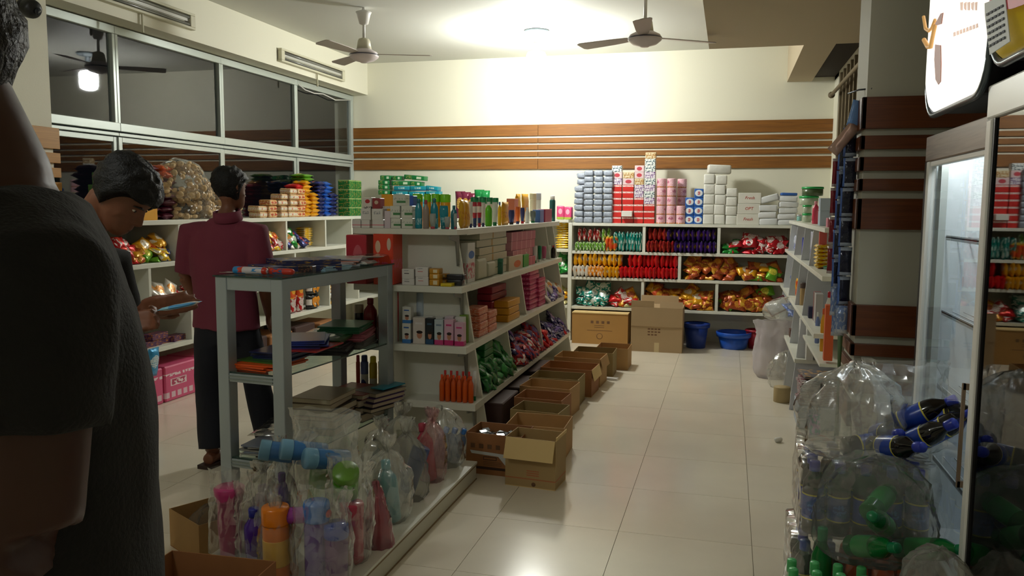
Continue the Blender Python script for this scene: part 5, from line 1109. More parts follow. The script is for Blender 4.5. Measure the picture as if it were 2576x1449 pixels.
def bag_mb(prof, rx, ry, seed, amp=.02, n=52, flat=0.):
    """profile [(radius factor, z)] closed at the base; ridged folds all round; 'flat' squeezes the mouth into a flat seam"""
    mb = MB(); vs = []; rows = []
    zs = []; P_ = []
    for i in range(len(prof)-1):
        for k in range(5):
            t_ = k/5; P_.append((prof[i][0]*(1-t_)+prof[i+1][0]*t_, prof[i][1]*(1-t_)+prof[i+1][1]*t_))
    P_.append(prof[-1]); zt_ = P_[-1][1]
    for rf, z in P_:
        v = max(0, z/zt_) if zt_ else 0
        for i in range(n):
            a = 2*PI*i/n; fold = noise.noise(Vector((math.cos(a)*2.2+seed, math.sin(a)*2.2, z*4)))*1.0+.6*noise.noise(Vector((math.cos(a)*6+seed, math.sin(a)*6, z*9)))
            ridge = abs(noise.noise(Vector((math.cos(a)*3.3, math.sin(a)*3.3+seed, z*14))))
            r_ = rf+(fold*amp-ridge*amp*1.2)/max(rx, .01)*(.3+.9*v if rf > .05 else 0)
            r_ += (abs(noise.noise(Vector((math.cos(a)*9+seed, math.sin(a)*9, z*42))))-.2)*.009/max(rx, .01)*(1 if rf > .05 else 0)
            vs.append((rx*r_*math.cos(a), ry*r_*math.sin(a)*(1-flat*v*v), max(0., z+amp*.8*noise.noise(Vector((a*1.5, z*5, seed)))*v)))
    fs = [(j*n+i, j*n+(i+1) % n, (j+1)*n+(i+1) % n, (j+1)*n+i) for j in range(len(P_)-1) for i in range(n)]
    fs.append(tuple(range(n))); return mb.add(vs, fs, 0, True)
def bag(loc, rx, ry, h, label, seed=0, style='open', m=None, rz=0., amp=.02, lean=(0, 0), name='plastic_bag'):
    pr = {'open': [(.8, 0), (1, .08*h), (1.02, .4*h), (.98, .7*h), (.95, .85*h), (1.05, h)],
          'tied': [(.75, 0), (1, .1*h), (1.05, .4*h), (.9, .62*h), (.5, .76*h), (.15, .82*h), (.3, .9*h), (.42, h)],
          'dome': [(.8, 0), (1, .1*h), (1.05, .4*h), (.95, .65*h), (.7, .85*h), (.35, .97*h), (.03, h)],
          'cone': [(1.05, 0), (1., .1*h), (.8, .4*h), (.5, .7*h), (.3, .85*h), (.12, h)]}[style]
    o = bag_mb(pr, rx, ry, seed*3.7, amp, flat=.75 if style == 'open' else 0).build(name, m or BAGF)
    o.location = loc; o.rotation_euler = (lean[0], lean[1], rz); tag(o, label, 'bag'); return o
p = at(1938, 948, 'Z', 0)
bag((p.x+.02, p.y, .0), .17, .15, .52, 'milky white plastic sack standing on the floor by the right shelf', 2, 'open', SACK, amp=.035, name='plastic_sack')
bag((p.x+.08, p.y-.42, .0), .12, .1, .3, 'crumpled clear bag in front of the white sack', 5, 'dome', BAGG, amp=.04)
bag((p.x+.12, p.y+.05, .52), .2, .15, .2, 'clear bag with blue contents lying above the white sack', 8, 'dome', BAGG, amp=.03)
for k in range(2): put('blue_packet', packet_me(.14, .2, .05, PM['blue'], k), (p.x+.2+.03*k, p.y+.05, .545), (R(-60), 0, .6*k), 'blue packet in the clear bag above the white sack, %s' % ('left', 'right')[k], 'packet')
q_ = at(1955, 772, 'X', .46)
t = empty('picture_frame', (.5, q_.y, q_.z-.05), 0, 'dark red slim frame leaning out from the right shelf', 'frame')
fr_ = MB().box(-.1, .1, -.004, .004, 0, .012).box(-.1, .1, -.004, .004, .13, .142).box(-.1, -.088, -.004, .004, .012, .13).box(.088, .1, -.004, .004, .012, .13).build('frame_border', m_('frame_wine', '#6a2a38', .4), t)
MB().box(-.088, .088, 0, .002, .012, .13).build('sheet', m_('frame_sheet', '#b9bcc0', .5), t); t.rotation_euler = (R(-25), R(-28), R(12))
put('toy_packet', packet_me(.08, .14, .03, printed('toy_print', '#b48ac0', [([('noise', 4, .52)], '#1f8a8c')]), 1), (.6, 5.62, 0.001), (R(-10), 0, .3), 'small purple and teal packet on the floor by the low box', 'packet')
# ------------------------------------------------------------------ sachet strips hung beside the pillar
NAVY = printed('sachet_navy', '#10152e', [([('z', .0, .12)], '#9aa6b8'), ([('z', .88, 1.)], '#9aa6b8'), ([('x', .0, .16)], '#4a6ab0')], .18, .1, bump=.6, bscale=50)
NAV2 = printed('sachet_ruby', '#7a1d2a', [([('z', .0, .1)], '#b8a8a8'), ([('z', .9, 1.)], '#b8a8a8')], .2, .1, bump=.6, bscale=50)
PALE = printed('sachet_pale', '#6f86b4', [([('z', .0, .15)], '#c2c8d0'), ([('noise', 5, .55)], '#aab4c8')], .2, .1, bump=.6, bscale=50)
for j, (px, y_, m, n, top, wd) in enumerate(((2150, 4.12, NAVY, 7, 318, .062), (2131, 4.16, NAVY, 6, 352, .055), (2140, 4.2, PALE, 7, 335, .06), (2112, 4.2, NAV2, 4, 396, .035))):
    p = at(px, top, 'Y', y_)
    st = empty('sachet_strip', (p.x-.015, y_, p.z), 0, ('navy sachet strip hanging nearest the pillar', 'navy sachet strip hanging left of the first strip', 'pale blue sachet strip hanging behind the navy ones', 'ruby red sachet strip at the left edge')[j], 'strip')
    for k in range(n):
        mm = PALE if (k == n-1 and j < 2) else m
        o = link('sachet', packet_me(wd, .135, .022, mm, k % 3), st, (jit(.004), jit(.005), -.14*(k+1)), (jit(.06), 0, jit(.25)))
    MB().tube([(0, 0, .0), (0, 0, .07)], .002, 6).build('string', silv, st)
p = at(2145, 318, 'Y', 4.1)
put('blue_bag', packet_me(.06, .12, .02, m_('bag_skyblue', '#6b93cf', .25), 1), (p.x, 4.1, p.z), (0, R(12), .2), 'light blue pouch hanging at the top of the sachet strips', 'pouch')
p = at(2092, 385, 'Y', 4.1)
put('beige_packet', packet_me(.06, .17, .02, m_('foil_blush', '#b89a8c', .25, .3), 2), (p.x, 4.08, p.z), (0, R(38), .2), 'blush foil packet slanting out from the top of the strips', 'packet')
MB().tube([(.52, 4.15, 2.05), (.56, 4.1, 2.06), (.6, 4.0, 2.05)], .004).build('wall_hook', m_('hook_metal', '#4a4e55', .3, .8)); tag(bpy.data.objects['wall_hook'], 'thin metal hook holding the sachet strips by the pillar', 'hook')
MB().tube([(.535, 4.14, .9), (.54, 4.14, .4), (.53, 4.13, .02)], .012, 8).build('green_stake', m_('stake_green', '#3f5a24', .5)); tag(bpy.data.objects['green_stake'], 'thin dark green pole standing under the sachet strips', 'pole')
# ------------------------------------------------------------------ soft drink packs by the fridge
COLA = m_('drink_dark', '#0b090b', .08); CAPB = m_('cap_royal', '#1c2f9c', .3); LABB = printed('label_blue', '#1b3c96', [([('z', 0, .06)], '#c2b43a'), ([('z', .94, 1.)], '#c2b43a'), ([('oval', 'x', 'z', .5, .5, .3, .2), ('noise', 9, .5)], '#3f6ac2')], .25)
def soda(loc, h=.27, r=.041, b=COLA, c=CAPB, l=LABB, lab='', rot=(0, 0, 0), g=None): return bottle(loc, h, r, b, c, lab, g, rot, l, 'bottle', name='soda_bottle')
k = 0
for j in range(4):
    for i in range(5):
        soda((.335+.088*i, 3.10+.088*j, .315), lab='dark soda bottle with blue cap in the upper pack', g='blue capped soda bottles in the upper pack')
for j in range(3):
    for i in range(2): soda((.315+.088*i, 3.12+.088*j, .0), lab='dark soda bottle at floor level in the rear pack', g='dark soda bottles at floor level')
for j in range(3):
    for i in range(3): soda((.50+.088*i, 3.12+.088*j, .0), b=OJ, c=OC, l=None, lab='orange drink bottle at floor level in the rear pack', g='orange drink bottles at floor level')
def wrap(x0, x1, y0, y1, z0, z1, label, m=None, seed=0):
    w_, d_, h_ = x1-x0, y1-y0, z1-z0; bm = bmesh.new(); bmesh.ops.create_cube(bm, size=1); bmesh.ops.subdivide_edges(bm, edges=bm.edges[:], cuts=9, use_grid_fill=True)
    for v in bm.verts:
        c = v.co.copy(); v.co = Vector((c.x*w_, c.y*d_, (c.z+.5)*h_)); n = noise.noise_vector(v.co*14+Vector((seed, 0, 0)))
        if c.z > -.49: v.co += n*.014
    for f in bm.faces: f.smooth = True
    me = bpy.data.meshes.new('shrink_wrap'); bm.to_mesh(me); bm.free(); me.materials.append(m or BAGF)
    o = link('shrink_wrap', me, None, ((x0+x1)/2, (y0+y1)/2, z0)); tag(o, label, 'wrap'); return o
wrap(.285, .745, 3.05, 3.42, .312, .6, 'clear shrink film around the blue capped soda bottles', seed=1)
wrap(.26, .745, 3.06, 3.36, .002, .306, 'clear shrink film around the lower drink bottles', seed=2)
LG = m_('cap_mint', '#4fb36a', .35); MILK = m_('drink_palegreen', '#b9c9b0', .2)
for j in range(4):
    for i in range(4): soda((.245+.074*i, 2.60+.074*j, 0), .315, .034, MILK, LG, None, 'pale bottle with mint green cap at the bottom edge', g='mint capped bottles at the bottom edge')
for i in range(2):
    for j in range(3): soda((.60+.08*i, 2.72+.08*j, 0), .25, .036, OJ, wg, None, 'orange bottle with green cap right of the mint caps', g='orange green-capped bottles by the fridge')
GRB = m_('bottle_green', '#0c6a2c', .1)
soda((.36, 2.99, .306-.29), .36, .038, GRB, wg, None, 'green bottle standing behind the mint capped pack')
for k, (x, y, a, b) in enumerate(((.50, 2.96, 1.2, .5), (.62, 2.99, 1.1, -.4), (.55, 2.94, 1.35, 2.6), (.65, 2.98, 1.25, .9))):
    soda((x-.05, y-.0, .33+.065*(k % 3)), .25, .038, GRB, wg, m_('label_leaf', '#1c8a3c', .3), 'green drink bottle lying in the big clear bag, %s' % ('lowest left', 'lowest right', 'upper left', 'upper right')[k], (a, 0, b))
bag((.52, 2.96, .30), .2, .14, .37, 'large clear plastic bag of green drink bottles by the fridge', 11, 'dome', BAGF, amp=.035)
bag((.66, 2.66, .25), .11, .1, .22, 'small clear bag at the lower right by the fridge', 13, 'dome', BAGG, amp=.03)
tops = ((.60, 3.12, .64, .95, .9), (.66, 3.14, .66, .9, 1.1), (.54, 3.16, .64, 1.3, .5), (.60, 3.22, .70, 1.0, 1.2), (.68, 3.22, .71, 1.1, 1.0), (.56, 3.30, .65, 1.3, .2), (.68, 3.36, .66, 1.2, .6), (.44, 3.16, .625, 1.45, 1.9))
for k, (x, y, z, a, b) in enumerate(tops):
    soda((x, y, z), .26, .04, lab='dark soda bottle lying in the upper clear bag', rot=(a, 0, b), g='soda bottles lying in the upper clear bag')
bag((.47, 3.2, .595), .19, .15, .34, 'large clear bag with leaning soda bottles on top of the packs', 17, 'dome', BAGG, amp=.04)
bag((.66, 3.32, .6), .17, .12, .33, 'clear bag with blue capped bottles close to the fridge top', 19, 'open', BAGF, amp=.035)
# ------------------------------------------------------------------ bagged water bottles on the platform
def pt(px, py, z=.1): q = at(px, py, 'Z', z); return q.x, q.y
def pl(nm, hexc, r=.3): return m_('plastic_'+nm, hexc, r)
mag, mag2 = pl('magenta', '#b3246e'), pl('magenta_lid', '#c93a82'); orn = pl('orange2', '#dd7a14', .25); vio = pl('violet', '#4a2a86', .2); blu = pl('azure', '#2c6fc0', .2); grn = pl('grass', '#4f9a1c', .3); ros = pl('rose', '#a83048', .25); tea = pl('turquoise', '#1c98a8', .3); grb = pl('slate', '#3a4a7c', .3)
CB = .1
x, y = -1.90, 2.74
bottle((x, y, CB), .29, .052, mag, mag2, 'magenta tumbler with wide lid in the left bag', None, (0, 0, 0), None, 'tumbler', 'water_bottle')
bag((x+.01, y, CB), .1, .09, .36, 'clear bag around the magenta tumbler', 21, 'open', BAGF, amp=.02)
x, y = -1.62, 2.62
bottle((x, y, CB), .28, .05, orn, orn, 'orange flask in a clear bag at the bottom edge', None, (0, 0, 0), m_('label_orange2', '#e0b03a', .3), 'jar', 'water_bottle')
bag((x, y, CB), .07, .07, .32, 'clear bag around the orange flask', 22, 'tied', BAGF, amp=.018)
x, y = -1.75, 2.70
bottle((x, y, CB), .24, .045, vio, pl('indigo', '#22288c'), 'indigo and violet bottle between magenta and orange ones', None, (.1, 0, 0), None, 'bottle', 'water_bottle')
bag((-1.76, 2.72, CB), .1, .08, .33, 'clear bag over the indigo bottle', 23, 'open', BAGF, amp=.03)
x, y = -1.47, 2.66
bottle((x, y, CB), .3, .048, vio, blu, 'violet bottle with azure lid at the platform front', None, (0, 0, 0), None, 'jar', 'water_bottle')
bottle((x+.075, y+.01, CB), .22, .045, pl('plum', '#5c2a6a', .2), pl('navyglass', '#2440a0', .15), 'plum bottle with dark blue lid beside the azure lid', None, (0, 0, 0), None, 'jar', 'water_bottle')
bottle((x-.14, y-.02, CB+.235), .2, .032, pl('orchid', '#8a3a8c', .2), red_, 'orchid bottle with red cap lying across the front bag', None, (0, PI/2-.12, .1), None, 'bottle', 'water_bottle')
bag((x+.02, y, CB), .12, .1, .36, 'clear bag with violet and plum bottles at the front', 24, 'open', BAGF, amp=.035)
x, y = -1.43, 2.83
bottle((x+.02, y, CB), .24, .047, ros, ros, 'rose red bottle standing in the tall clear bag', None, (0, 0, 0), None, 'jar', 'water_bottle')
bottle((x-.03, y+.05, CB+.245), .16, .05, grn, pl('moss', '#6a9a3a'), 'grass green flask above the rose red bottle', None, (.5, .3, 0), None, 'jar', 'water_bottle')
bag((x, y+.02, CB), .1, .09, .42, 'tall clear bag with rose red and green bottles', 25, 'open', BAGF, amp=.03)
x, y = -1.63, 3.02
bottle((x-.05, y, CB), .3, .05, pl('lime_bottle', '#6fae1c', .25), grn, 'lime green bottle low in the large upright bag', None, (0, .15, 0), None, 'jar', 'water_bottle')
for k in range(3): bottle((x-.1+.1*k, y+.02, CB+.34+.02*(k % 2)), .19, .042, pl('haze_blue', '#3f78b4', .2), pl('sky', '#7ab0d4', .2), 'azure flask lying in the top of the large bag, %s' % ('left', 'middle', 'right')[k], None, (PI/2-.2, 0, -1.1+.2*k), None, 'jar', 'water_bottle')
bag((x, y, CB), .155, .11, .55, 'large upright clear bag with azure flasks showing at its top', 26, 'open', BAGG, amp=.03, rz=.1)
x, y = pt(948, 1368)
o = bag((x, y, CB), .075, .065, .27, 'rose pink wrapped cone shaped bag near the platform edge', 27, 'cone', clear('bag_film_pink', (.8, .5, .52), 1.45, .45, (.7, .3, .36), .12, .7, 18, gloss=2.), amp=.015)
bottle((x-.01, y, CB), .2, .04, ros, ros, 'rose bottle inside the pink cone shaped bag', None, (0, 0, 0), None, 'bottle', 'water_bottle')
x, y = pt(985, 1310)
bottle((x, y, CB), .28, .045, tea, pl('cyan', '#22b0c8'), 'turquoise bottle with cyan cap in the speckled bag', None, (0, -.1, 0), None, 'bottle', 'water_bottle')
bottle((x-.06, y+.04, CB), .2, .04, pl('seafoam', '#7fb8a8', .2), tea, 'seafoam bottle beside the turquoise one', None, (0, 0, 0), None, 'bottle', 'water_bottle')
bag((x-.02, y+.01, CB), .11, .09, .38, 'clear crinkled bag with turquoise bottles', 28, 'tied', BAGG, amp=.03)
x, y = pt(1040, 1262)
bottle((x-.06, y+.04, CB+.012), .25, .042, grb, grb, 'slate blue bottle leaning in its bag', None, (-.15, .3, 0), None, 'jar', 'water_bottle')
bottle((x-.05, y-.05, CB+.03), .1, .025, pl('frost', '#a9b0ac', .2), pl('frostcap', '#c9cdc9', .3), 'small frosted bottle lying with its pale cap forward', None, (PI/2, 0, .2), None, 'jar', 'water_bottle')
bag((x-.05, y+.03, CB), .11, .09, .4, 'greyish clear bag around the slate blue bottle', 29, 'tied', BAGG, amp=.03)
x, y = pt(1088, 1208)
bottle((x-.02, y, CB), .3, .045, ros, ros, 'rose red bottle standing in the thin pink bag', None, (0, -.12, 0), None, 'bottle', 'water_bottle')
bag((x, y, CB), .075, .07, .38, 'pinkish clear bag with a rose red bottle', 30, 'tied', clear('bag_film_blush', (.92, .8, .8), 1.45, .25, (.75, .5, .5), .12, .7, 16, gloss=2.), amp=.025)
x, y = pt(1125, 1168)
for k in range(3): bottle((x-.08+.05*k, y+.03, CB+.01), .2, .035, pl('steel', '#5a6c8c', .25), blu, 'steel blue bottle inside the round milky bag, %s' % ('left', 'middle', 'right')[k], None, (.0, .35, 0), None, 'bottle', 'water_bottle')
bag((x-.03, y, CB), .135, .11, .32, 'round milky bag at the far end of the platform', 31, 'dome', BAGG, amp=.03)
for k, (px, py, rx, h, c, nm_) in enumerate(((712, 1335, .07, .42, vio, 'violet'), (640, 1320, .1, .3, pl('lilac', '#8a6a94', .3), 'lilac'), (960, 1215, .1, .35, pl('smoke', '#5f6a66', .3), 'smoke grey'), (1010, 1190, .11, .38, pl('stone', '#8a8a6c', .4), 'stone coloured'))):
    x, y = pt(px, py)
    x = max(x, -1.94)
    bottle((x, y, CB), h*.62, rx*.5, c, c, '%s bottle in a clear bag toward the platform middle' % nm_, None, (0, 0, 0), None, 'bottle', 'water_bottle')
    bag((x, y, CB), rx, rx*.8, h, 'clear bag around the %s bottle' % nm_, 40+k, 'tied', BAGF if k < 2 else BAGG, amp=.03)
open_carton('open_carton', (-2.17, 3.0, 0), .28, .26, .17, 'open brown carton left of the platform by the table leg', m=CARD, mi=CARDD, rz=R(-28))
bag((-2.14, 2.98, .01), .11, .09, .2, 'clear bag sagging inside the open brown carton', 50, 'dome', BAGF, amp=.03)
open_carton('open_carton', (-1.74, 2.36, 0), .42, .22, .235, 'open dark carton at the bottom edge of the view', m=CARDD, mi=CARDD, rz=R(3))
# ------------------------------------------------------------------ stationery on the glass table
def tput(name, me, u, v, z, rz, label, cat, group=None, rx=0, ry=0): q = tbl(u, v, z); return put(name, me, q, (rx, ry, TH+rz), label, cat, group)
zt1 = TT+.009
BB = printed('cover_blue', '#1d2452', [([('noise', 6, .6)], '#b08a3a'), ([('x', .6, .8), ('y', .1, .4)], '#8a94b0')], .4)
tput('flat_box', rbox_me(.3, .42, .034, BB), .2, .42, zt1, -.5, 'dark blue printed flat box, lower of two on the table top', 'box')
tput('flat_box', rbox_me(.27, .34, .026, BB), .2, .5, zt1+.035, -.6, 'dark blue printed flat box, upper of two on the table top', 'box')
tput('small_box', rbox_me(.1, .05, .035, printed('box_ink', '#14141c', [([('noise', 6, .6)], '#8a5a3a')])), .33, .33, zt1, .2, 'small black printed box on the table top', 'box')
CH = printed('tube_choco', '#d4cdd0', [([('z', .0, .16)], '#1c86c8'), ([('z', .16, .3)], '#d0452c'), ([('noise', 4, .6)], '#2a8ac8'), ([('z', .88, 1.)], '#c2301c')], .3)
CH2 = printed('tube_choco2', '#c2301c', [([('z', .2, .6), ('noise', 5, .5)], '#22588c'), ([('z', .8, 1.)], '#c2301c')], .3)
tput('candy_tube', lathe_me([(.01, 0), (.019, .004), (.02, .02), (.019, .2), (.012, .21)], CH, 12), .05, .09, zt1+.021, -.0, 'white and blue candy tube lying at the front of the table', 'candy', ry=PI/2, rx=0)
tput('candy_tube', lathe_me([(.01, 0), (.017, .004), (.018, .02), (.017, .14), (.012, .15)], CH2, 12), .25, .12, zt1+.019, -.0, 'red and blue candy tube lying right of the white one', 'candy', ry=PI/2)
tput('wrapped_sheet', packet_me(.2, .3, .008, BAGG, 1), .06, .1, zt1+.006, .2, 'clear plastic sleeve lying under the candy tubes', 'sleeve', rx=R(-90))
fold = [m_('folder_white', '#c9c6cc', .2), m_('folder_peach', '#c98a7a', .3), m_('folder_grey', '#a9adb8', .2), m_('folder_ice', '#8fb0c4', .2)]
for k in range(7): tput('folder', rbox_me(.24, .33, .006, fold[(0, 2, 1, 0, 1, 2, 0)[k]]), .2+jit(.02), .9+jit(.02), zt1+.0068*k, .4+jit(.15), 'thin plastic folder in the pale pile on the table top, %s' % ('lowest', 'second up', 'third up', 'middle', 'third from top', 'second from top', 'topmost')[k], 'folder')
for k in range(4): tput('folder', rbox_me(.12, .2, .006, fold[3]), .36, .52+.01*k, zt1+.0068*k, -.2+jit(.1), 'ice blue plastic sleeve beside the black box, %s' % ('lowest', 'second up', 'third up', 'topmost')[k], 'folder')
tput('wrapped_sheet', packet_me(.22, .24, .02, BAGG, 2), .34, .95, zt1+.05, .3, 'crinkled clear wrapper over the pale folder pile', 'wrapper', rx=R(-90))
tput('wrapped_sheet', packet_me(.16, .2, .03, SILVER, 1), .35, .8, zt1+.016, .1, 'silver foil wrapper at the right edge of the table top', 'wrapper', rx=R(-90))
zs = .640
cols = (('orange', '#e0571c', 4, .17, .2, 0), ('green', '#3c6a24', 1, .17, .27, 0), ('navy', '#232a52', 5, .2, .33, .0), ('scarlet', '#a82a2c', 1, .3, .4, 0), ('indigo', '#2c3a86', 5, .24, .42, .0))
z = zs
for nm_, hx, n, u, v, _ in cols:
    for k in range(n):
        tput('folder', rbox_me(.25, .32, .0075, m_('folder_'+nm_, hx, .25)), u+jit(.015), v+jit(.02), z, jit(.12)+(.5 if nm_ == 'indigo' else 0), '%s plastic folder in the front pile on the middle glass' % nm_ + (', %s' % ORDN[k] if n > 1 else ''), 'folder'); z += .0082
z = zs
for nm_, hx, n, v in (('graphite', '#3a3438', 6, .72), ('leafgreen', '#1f4a1c', 4, .66), ('dustypink', '#a85a68', 5, .93), ('bottlegreen', '#1c5a3a', 4, .92)):
    if nm_ == 'dustypink': z = zs+.05
    for k in range(n):
        tput('folder', rbox_me(.26, .32, .009, m_('folder_'+nm_, hx, .3)), .22+jit(.015), v+jit(.02), z, .3+jit(.1), '%s folder in the rear piles on the middle glass, %s' % ({'graphite': 'dark graphite', 'leafgreen': 'leaf green', 'dustypink': 'dusty pink', 'bottlegreen': 'bottle green'}[nm_], ORDN[k]), 'folder'); z += .0098
for k in range(5): tput('folder', rbox_me(.26, .32, .0095, m_('folder_smoke', '#55524e', .4)), .22, .95, zs+.0098*k, .2+jit(.1), 'smoke grey folder at the bottom of the rear pile, %s' % ORDN[k], 'folder')
tput('wrapped_sheet', packet_me(.3, .4, .03, BAGG, 1), .3, 1.25, zs+.075, .4, 'clear wrapper with pink ribbons hanging over the middle glass', 'wrapper', rx=R(-88))
tput('wrapped_sheet', packet_me(.3, .36, .03, BAGG, 2), .2, .6, zs+.095, .2, 'clear wrapper over the front folders on middle glass', 'wrapper', rx=R(-90))
zl = .180
BK = [('red hardback', '#7c1c22', .045), ('black hardback', '#1a1414', .03), ('violet hardback', '#3a2450', .03), ('brown register', '#6a5238', .05)]
def book(u, v, z, w_, d_, h, hx, label, rz=0):
    o = tput('book', rbox_me(w_-.008, d_-.008, h-.004, m_('paper_edge', '#b8ac94', .7)), u, v, z+.002, rz, label, 'book')
    c = m_('cover_'+hx[1:], hx, .35)
    link('cover', rbox_me(w_, d_, .003, c), o, (0, 0, -.002)); link('cover', rbox_me(w_, d_, .003, c), o, (0, 0, h-.005)); link('spine', rbox_me(.003, d_, h, c), o, (-w_/2+.001, 0, -.002)); return o
z = zl
for k, (nm_, hx, h) in enumerate((('grey register', '#6a645c', .04), ('black ledger', '#161210', .045), ('orange edged book', '#8a4a20', .02), ('black diary', '#1c1616', .04), ('brown register', '#5f4c38', .035), ('tan register', '#7c6a50', .03))):
    book(.22+jit(.01), .66+jit(.01), z, .25, .33, h, hx, '%s in the book stack on the lowest glass' % nm_, .1+jit(.08)); z += h+.002
z = zl
for k, (nm_, hx, h) in enumerate((('grey ledger', '#5c5c58', .05), ('dark green ledger', '#25301f', .04), ('black album', '#171214', .045), ('wide red album', '#7c1c22', .03))):
    book(.24, 1.0, z, .28, .3, h, hx, '%s in the rear book stack' % nm_, -.1+jit(.08)); z += h+.002
for k, (nm_, hx) in enumerate((('black', '#1a1618'), ('violet', '#3a2450'), ('purple', '#4a2a6a'), ('grey', '#6a6664'))):
    book(.37, 1.0+.02*k, z-.11+.028*k, .2, .28, .026, hx, '%s hardback jutting from the rear book stack' % nm_, -.25)
tput('folder', rbox_me(.1, .22, .006, m_('folder_cyan', '#1c8aa4', .3)), .42, 1.08, z+.012, -.2, 'cyan folder jutting out by the shelf end', 'folder')
for k in range(6): tput('paper_pad', rbox_me(.26, .34, .009, m_('pad_grey%d' % (k % 2), ('#8c8a84', '#6f7684')[k % 2], .3), .002), .2+jit(.02), .24+jit(.02), zl+.0095*k, .1+jit(.2), 'grey paper pad in the low front pile on lowest glass, %s' % ORDN[k], 'pad')
tput('wrapped_sheet', packet_me(.3, .38, .03, BAGG, 0), .18, .22, zl+.065, .3, 'clear wrapper over the grey paper pads', 'wrapper', rx=R(-90))
# ====@@P6
# ================================================================== PEOPLE
HS = [(-.118, .064, .02, .016), (-.108, .056, .036, .036), (-.088, .046, .05, .056), (-.062, .03, .06, .071), (-.03, .014, .067, .084), (0, .002, .072, .093), (.03, -.003, .074, .097), (.06, -.006, .071, .092), (.088, -.01, .057, .074), (.106, -.012, .035, .048), (.116, -.012, .01, .014)]
def hsec(z):
    if z <= HS[0][0]: return HS[0][1:]
    for a, b in zip(HS, HS[1:]):
        if z <= b[0]:
            t_ = (z-a[0])/(b[0]-a[0]); return tuple(a[i]*(1-t_)+b[i]*t_ for i in (1, 2, 3))
    return HS[-1][1:]
def ring_loft(mb, secs, n=24, M=None, mi=0):
    """secs: (x, y, z, rx, ry) level rings, closed at both ends"""
    vs = []
    for x, y, z, rx, ry in secs:
        for i in range(n):
            a = 2*PI*i/n; vs.append((x+rx*math.cos(a), y+ry*math.sin(a), z))
    fs = [(j*n+i, j*n+(i+1) % n, (j+1)*n+(i+1) % n, (j+1)*n+i) for j in range(len(secs)-1) for i in range(n)]
    fs += [tuple(range(n-1, -1, -1)), tuple(range((len(secs)-1)*n, len(secs)*n))]
    mb.add(vs, fs, mi, True, M)
def tubeM(mb, pts, r, M, n=12): mb.tube([M@Vector(p) for p in pts], r, n)
def head(mb, M):
    ring_loft(mb, [(0, cy, z, rx, ry) for z, cy, rx, ry in HS], 28, M)
    tubeM(mb, [(0, .090, .022), (0, .103, -.005), (0, .114, -.03), (0, .105, -.037)], [.006, .009, .013, .009], M)
    for s in (-1, 1):
        tubeM(mb, [(s*.006, .104, -.034), (s*.013, .102, -.036), (s*.016, .095, -.034)], [.007, .007, .004], M, 8)
        tubeM(mb, [(s*.01, .089, .03), (s*.028, .086, .034), (s*.046, .07, .028)], [.006, .008, .005], M, 8)
        tubeM(mb, [(s*.04, .07, -.02), (s*.05, .055, -.03), (s*.055, .03, -.05)], [.012, .014, .01], M, 8)
        tubeM(mb, [(s*.070, -.012, -.035), (s*.079, -.018, -.02), (s*.086, -.026, .005), (s*.087, -.022, .025), (s*.08, -.008, .03), (s*.076, .0, .018)], [.007, .008, .007, .006, .006, .004], M, 8)
        tubeM(mb, [(s*.072, -.01, -.025), (s*.077, -.014, .0), (s*.078, -.01, .018)], [.01, .009, .007], M, 8)
    tubeM(mb, [(-.024, .090, -.066), (-.01, .1, -.062), (0, .101, -.064), (.01, .1, -.062), (.024, .09, -.066)], [.003, .006, .006, .006, .003], M, 8)
    tubeM(mb, [(-.02, .088, -.075), (0, .098, -.077), (.02, .088, -.075)], [.004, .008, .004], M, 8)
def face_parts(parent, M, skin):
    wh = mat('eye_white', '#cfc8bd', .3); dk = mat('eye_dark', '#140c08', .2)
    for s in (-1, 1):
        c = Vector((s*.031, .078, .008)); b = MB()
        b.lathe([(0, -.006), (.006, -.0045), (.0095, 0), (.006, .0045), (0, .006)], 12, 0, M@Matrix.Translation(c)); b.build('eye', wh, parent)
        MB().lathe([(0, .0), (.0046, .0), (.004, .002), (0, .0025)], 12, 0, M@Matrix.Translation(c+Vector((0, .0085, -.001)))@Matrix.Rotation(-PI/2, 4, 'X')).build('iris', dk, parent)
        e = MB(); e.tube([M@Vector(p) for p in ((s*.014, .096, .024), (s*.03, .094, .03), (s*.05, .078, .024))], [.003, .004, .002], 8); e.build('eyebrow', dk, parent)
    l = MB(); l.tube([M@Vector(p) for p in ((-.022, .0945, -.069), (0, .1045, -.0695), (.022, .0945, -.069))], [.0015, .003, .0015], 8); l.build('lips', mat('lip_brown', '#4f241c', .5), parent)
def hair(parent, M, thick=.014, back=-.075, front=.055, m=None, seed=0, name='hair', top=.01):
    mb = MB(); n, k = 48, 16; vs = []
    for j in range(k+1):
        for i in range(n):
            a = 2*PI*i/n; s = math.sin(a)                # s = +1 at the face, -1 at the nape
            zl = back if s < -.35 else (front if s > .45 else back+(front-back)*((s+.35)/.8)**1.2)
            z = zl+(.1158-zl)*(j/k)**.85; cy, rx, ry = hsec(z)
            g = thick*min(1, j/2+.15)*(1.25 if s > .2 and z > .05 else 1.)
            p = Vector(((rx+g)*math.cos(a), cy+(ry+g)*s, z+top*(j/k)**2))
            q_ = Vector((p.x*30, p.y*30, p.z*30+seed)); p += noise.noise_vector(q_*1.3)*.009+noise.noise_vector(q_*3.4)*.005
            vs.append(tuple(p))
    fs = [(j*n+i, j*n+(i+1) % n, (j+1)*n+(i+1) % n, (j+1)*n+i) for j in range(k) for i in range(n)]
    fs += [tuple(range(k*n, (k+1)*n)), tuple(range(n-1, -1, -1))]
    mb.add(vs, fs, 0, True, M); return mb.build(name, m or HAIR, parent)
HAIR = mat('hair_black', '#050507', .5, spec=.3, bump=.5, bscale=140)
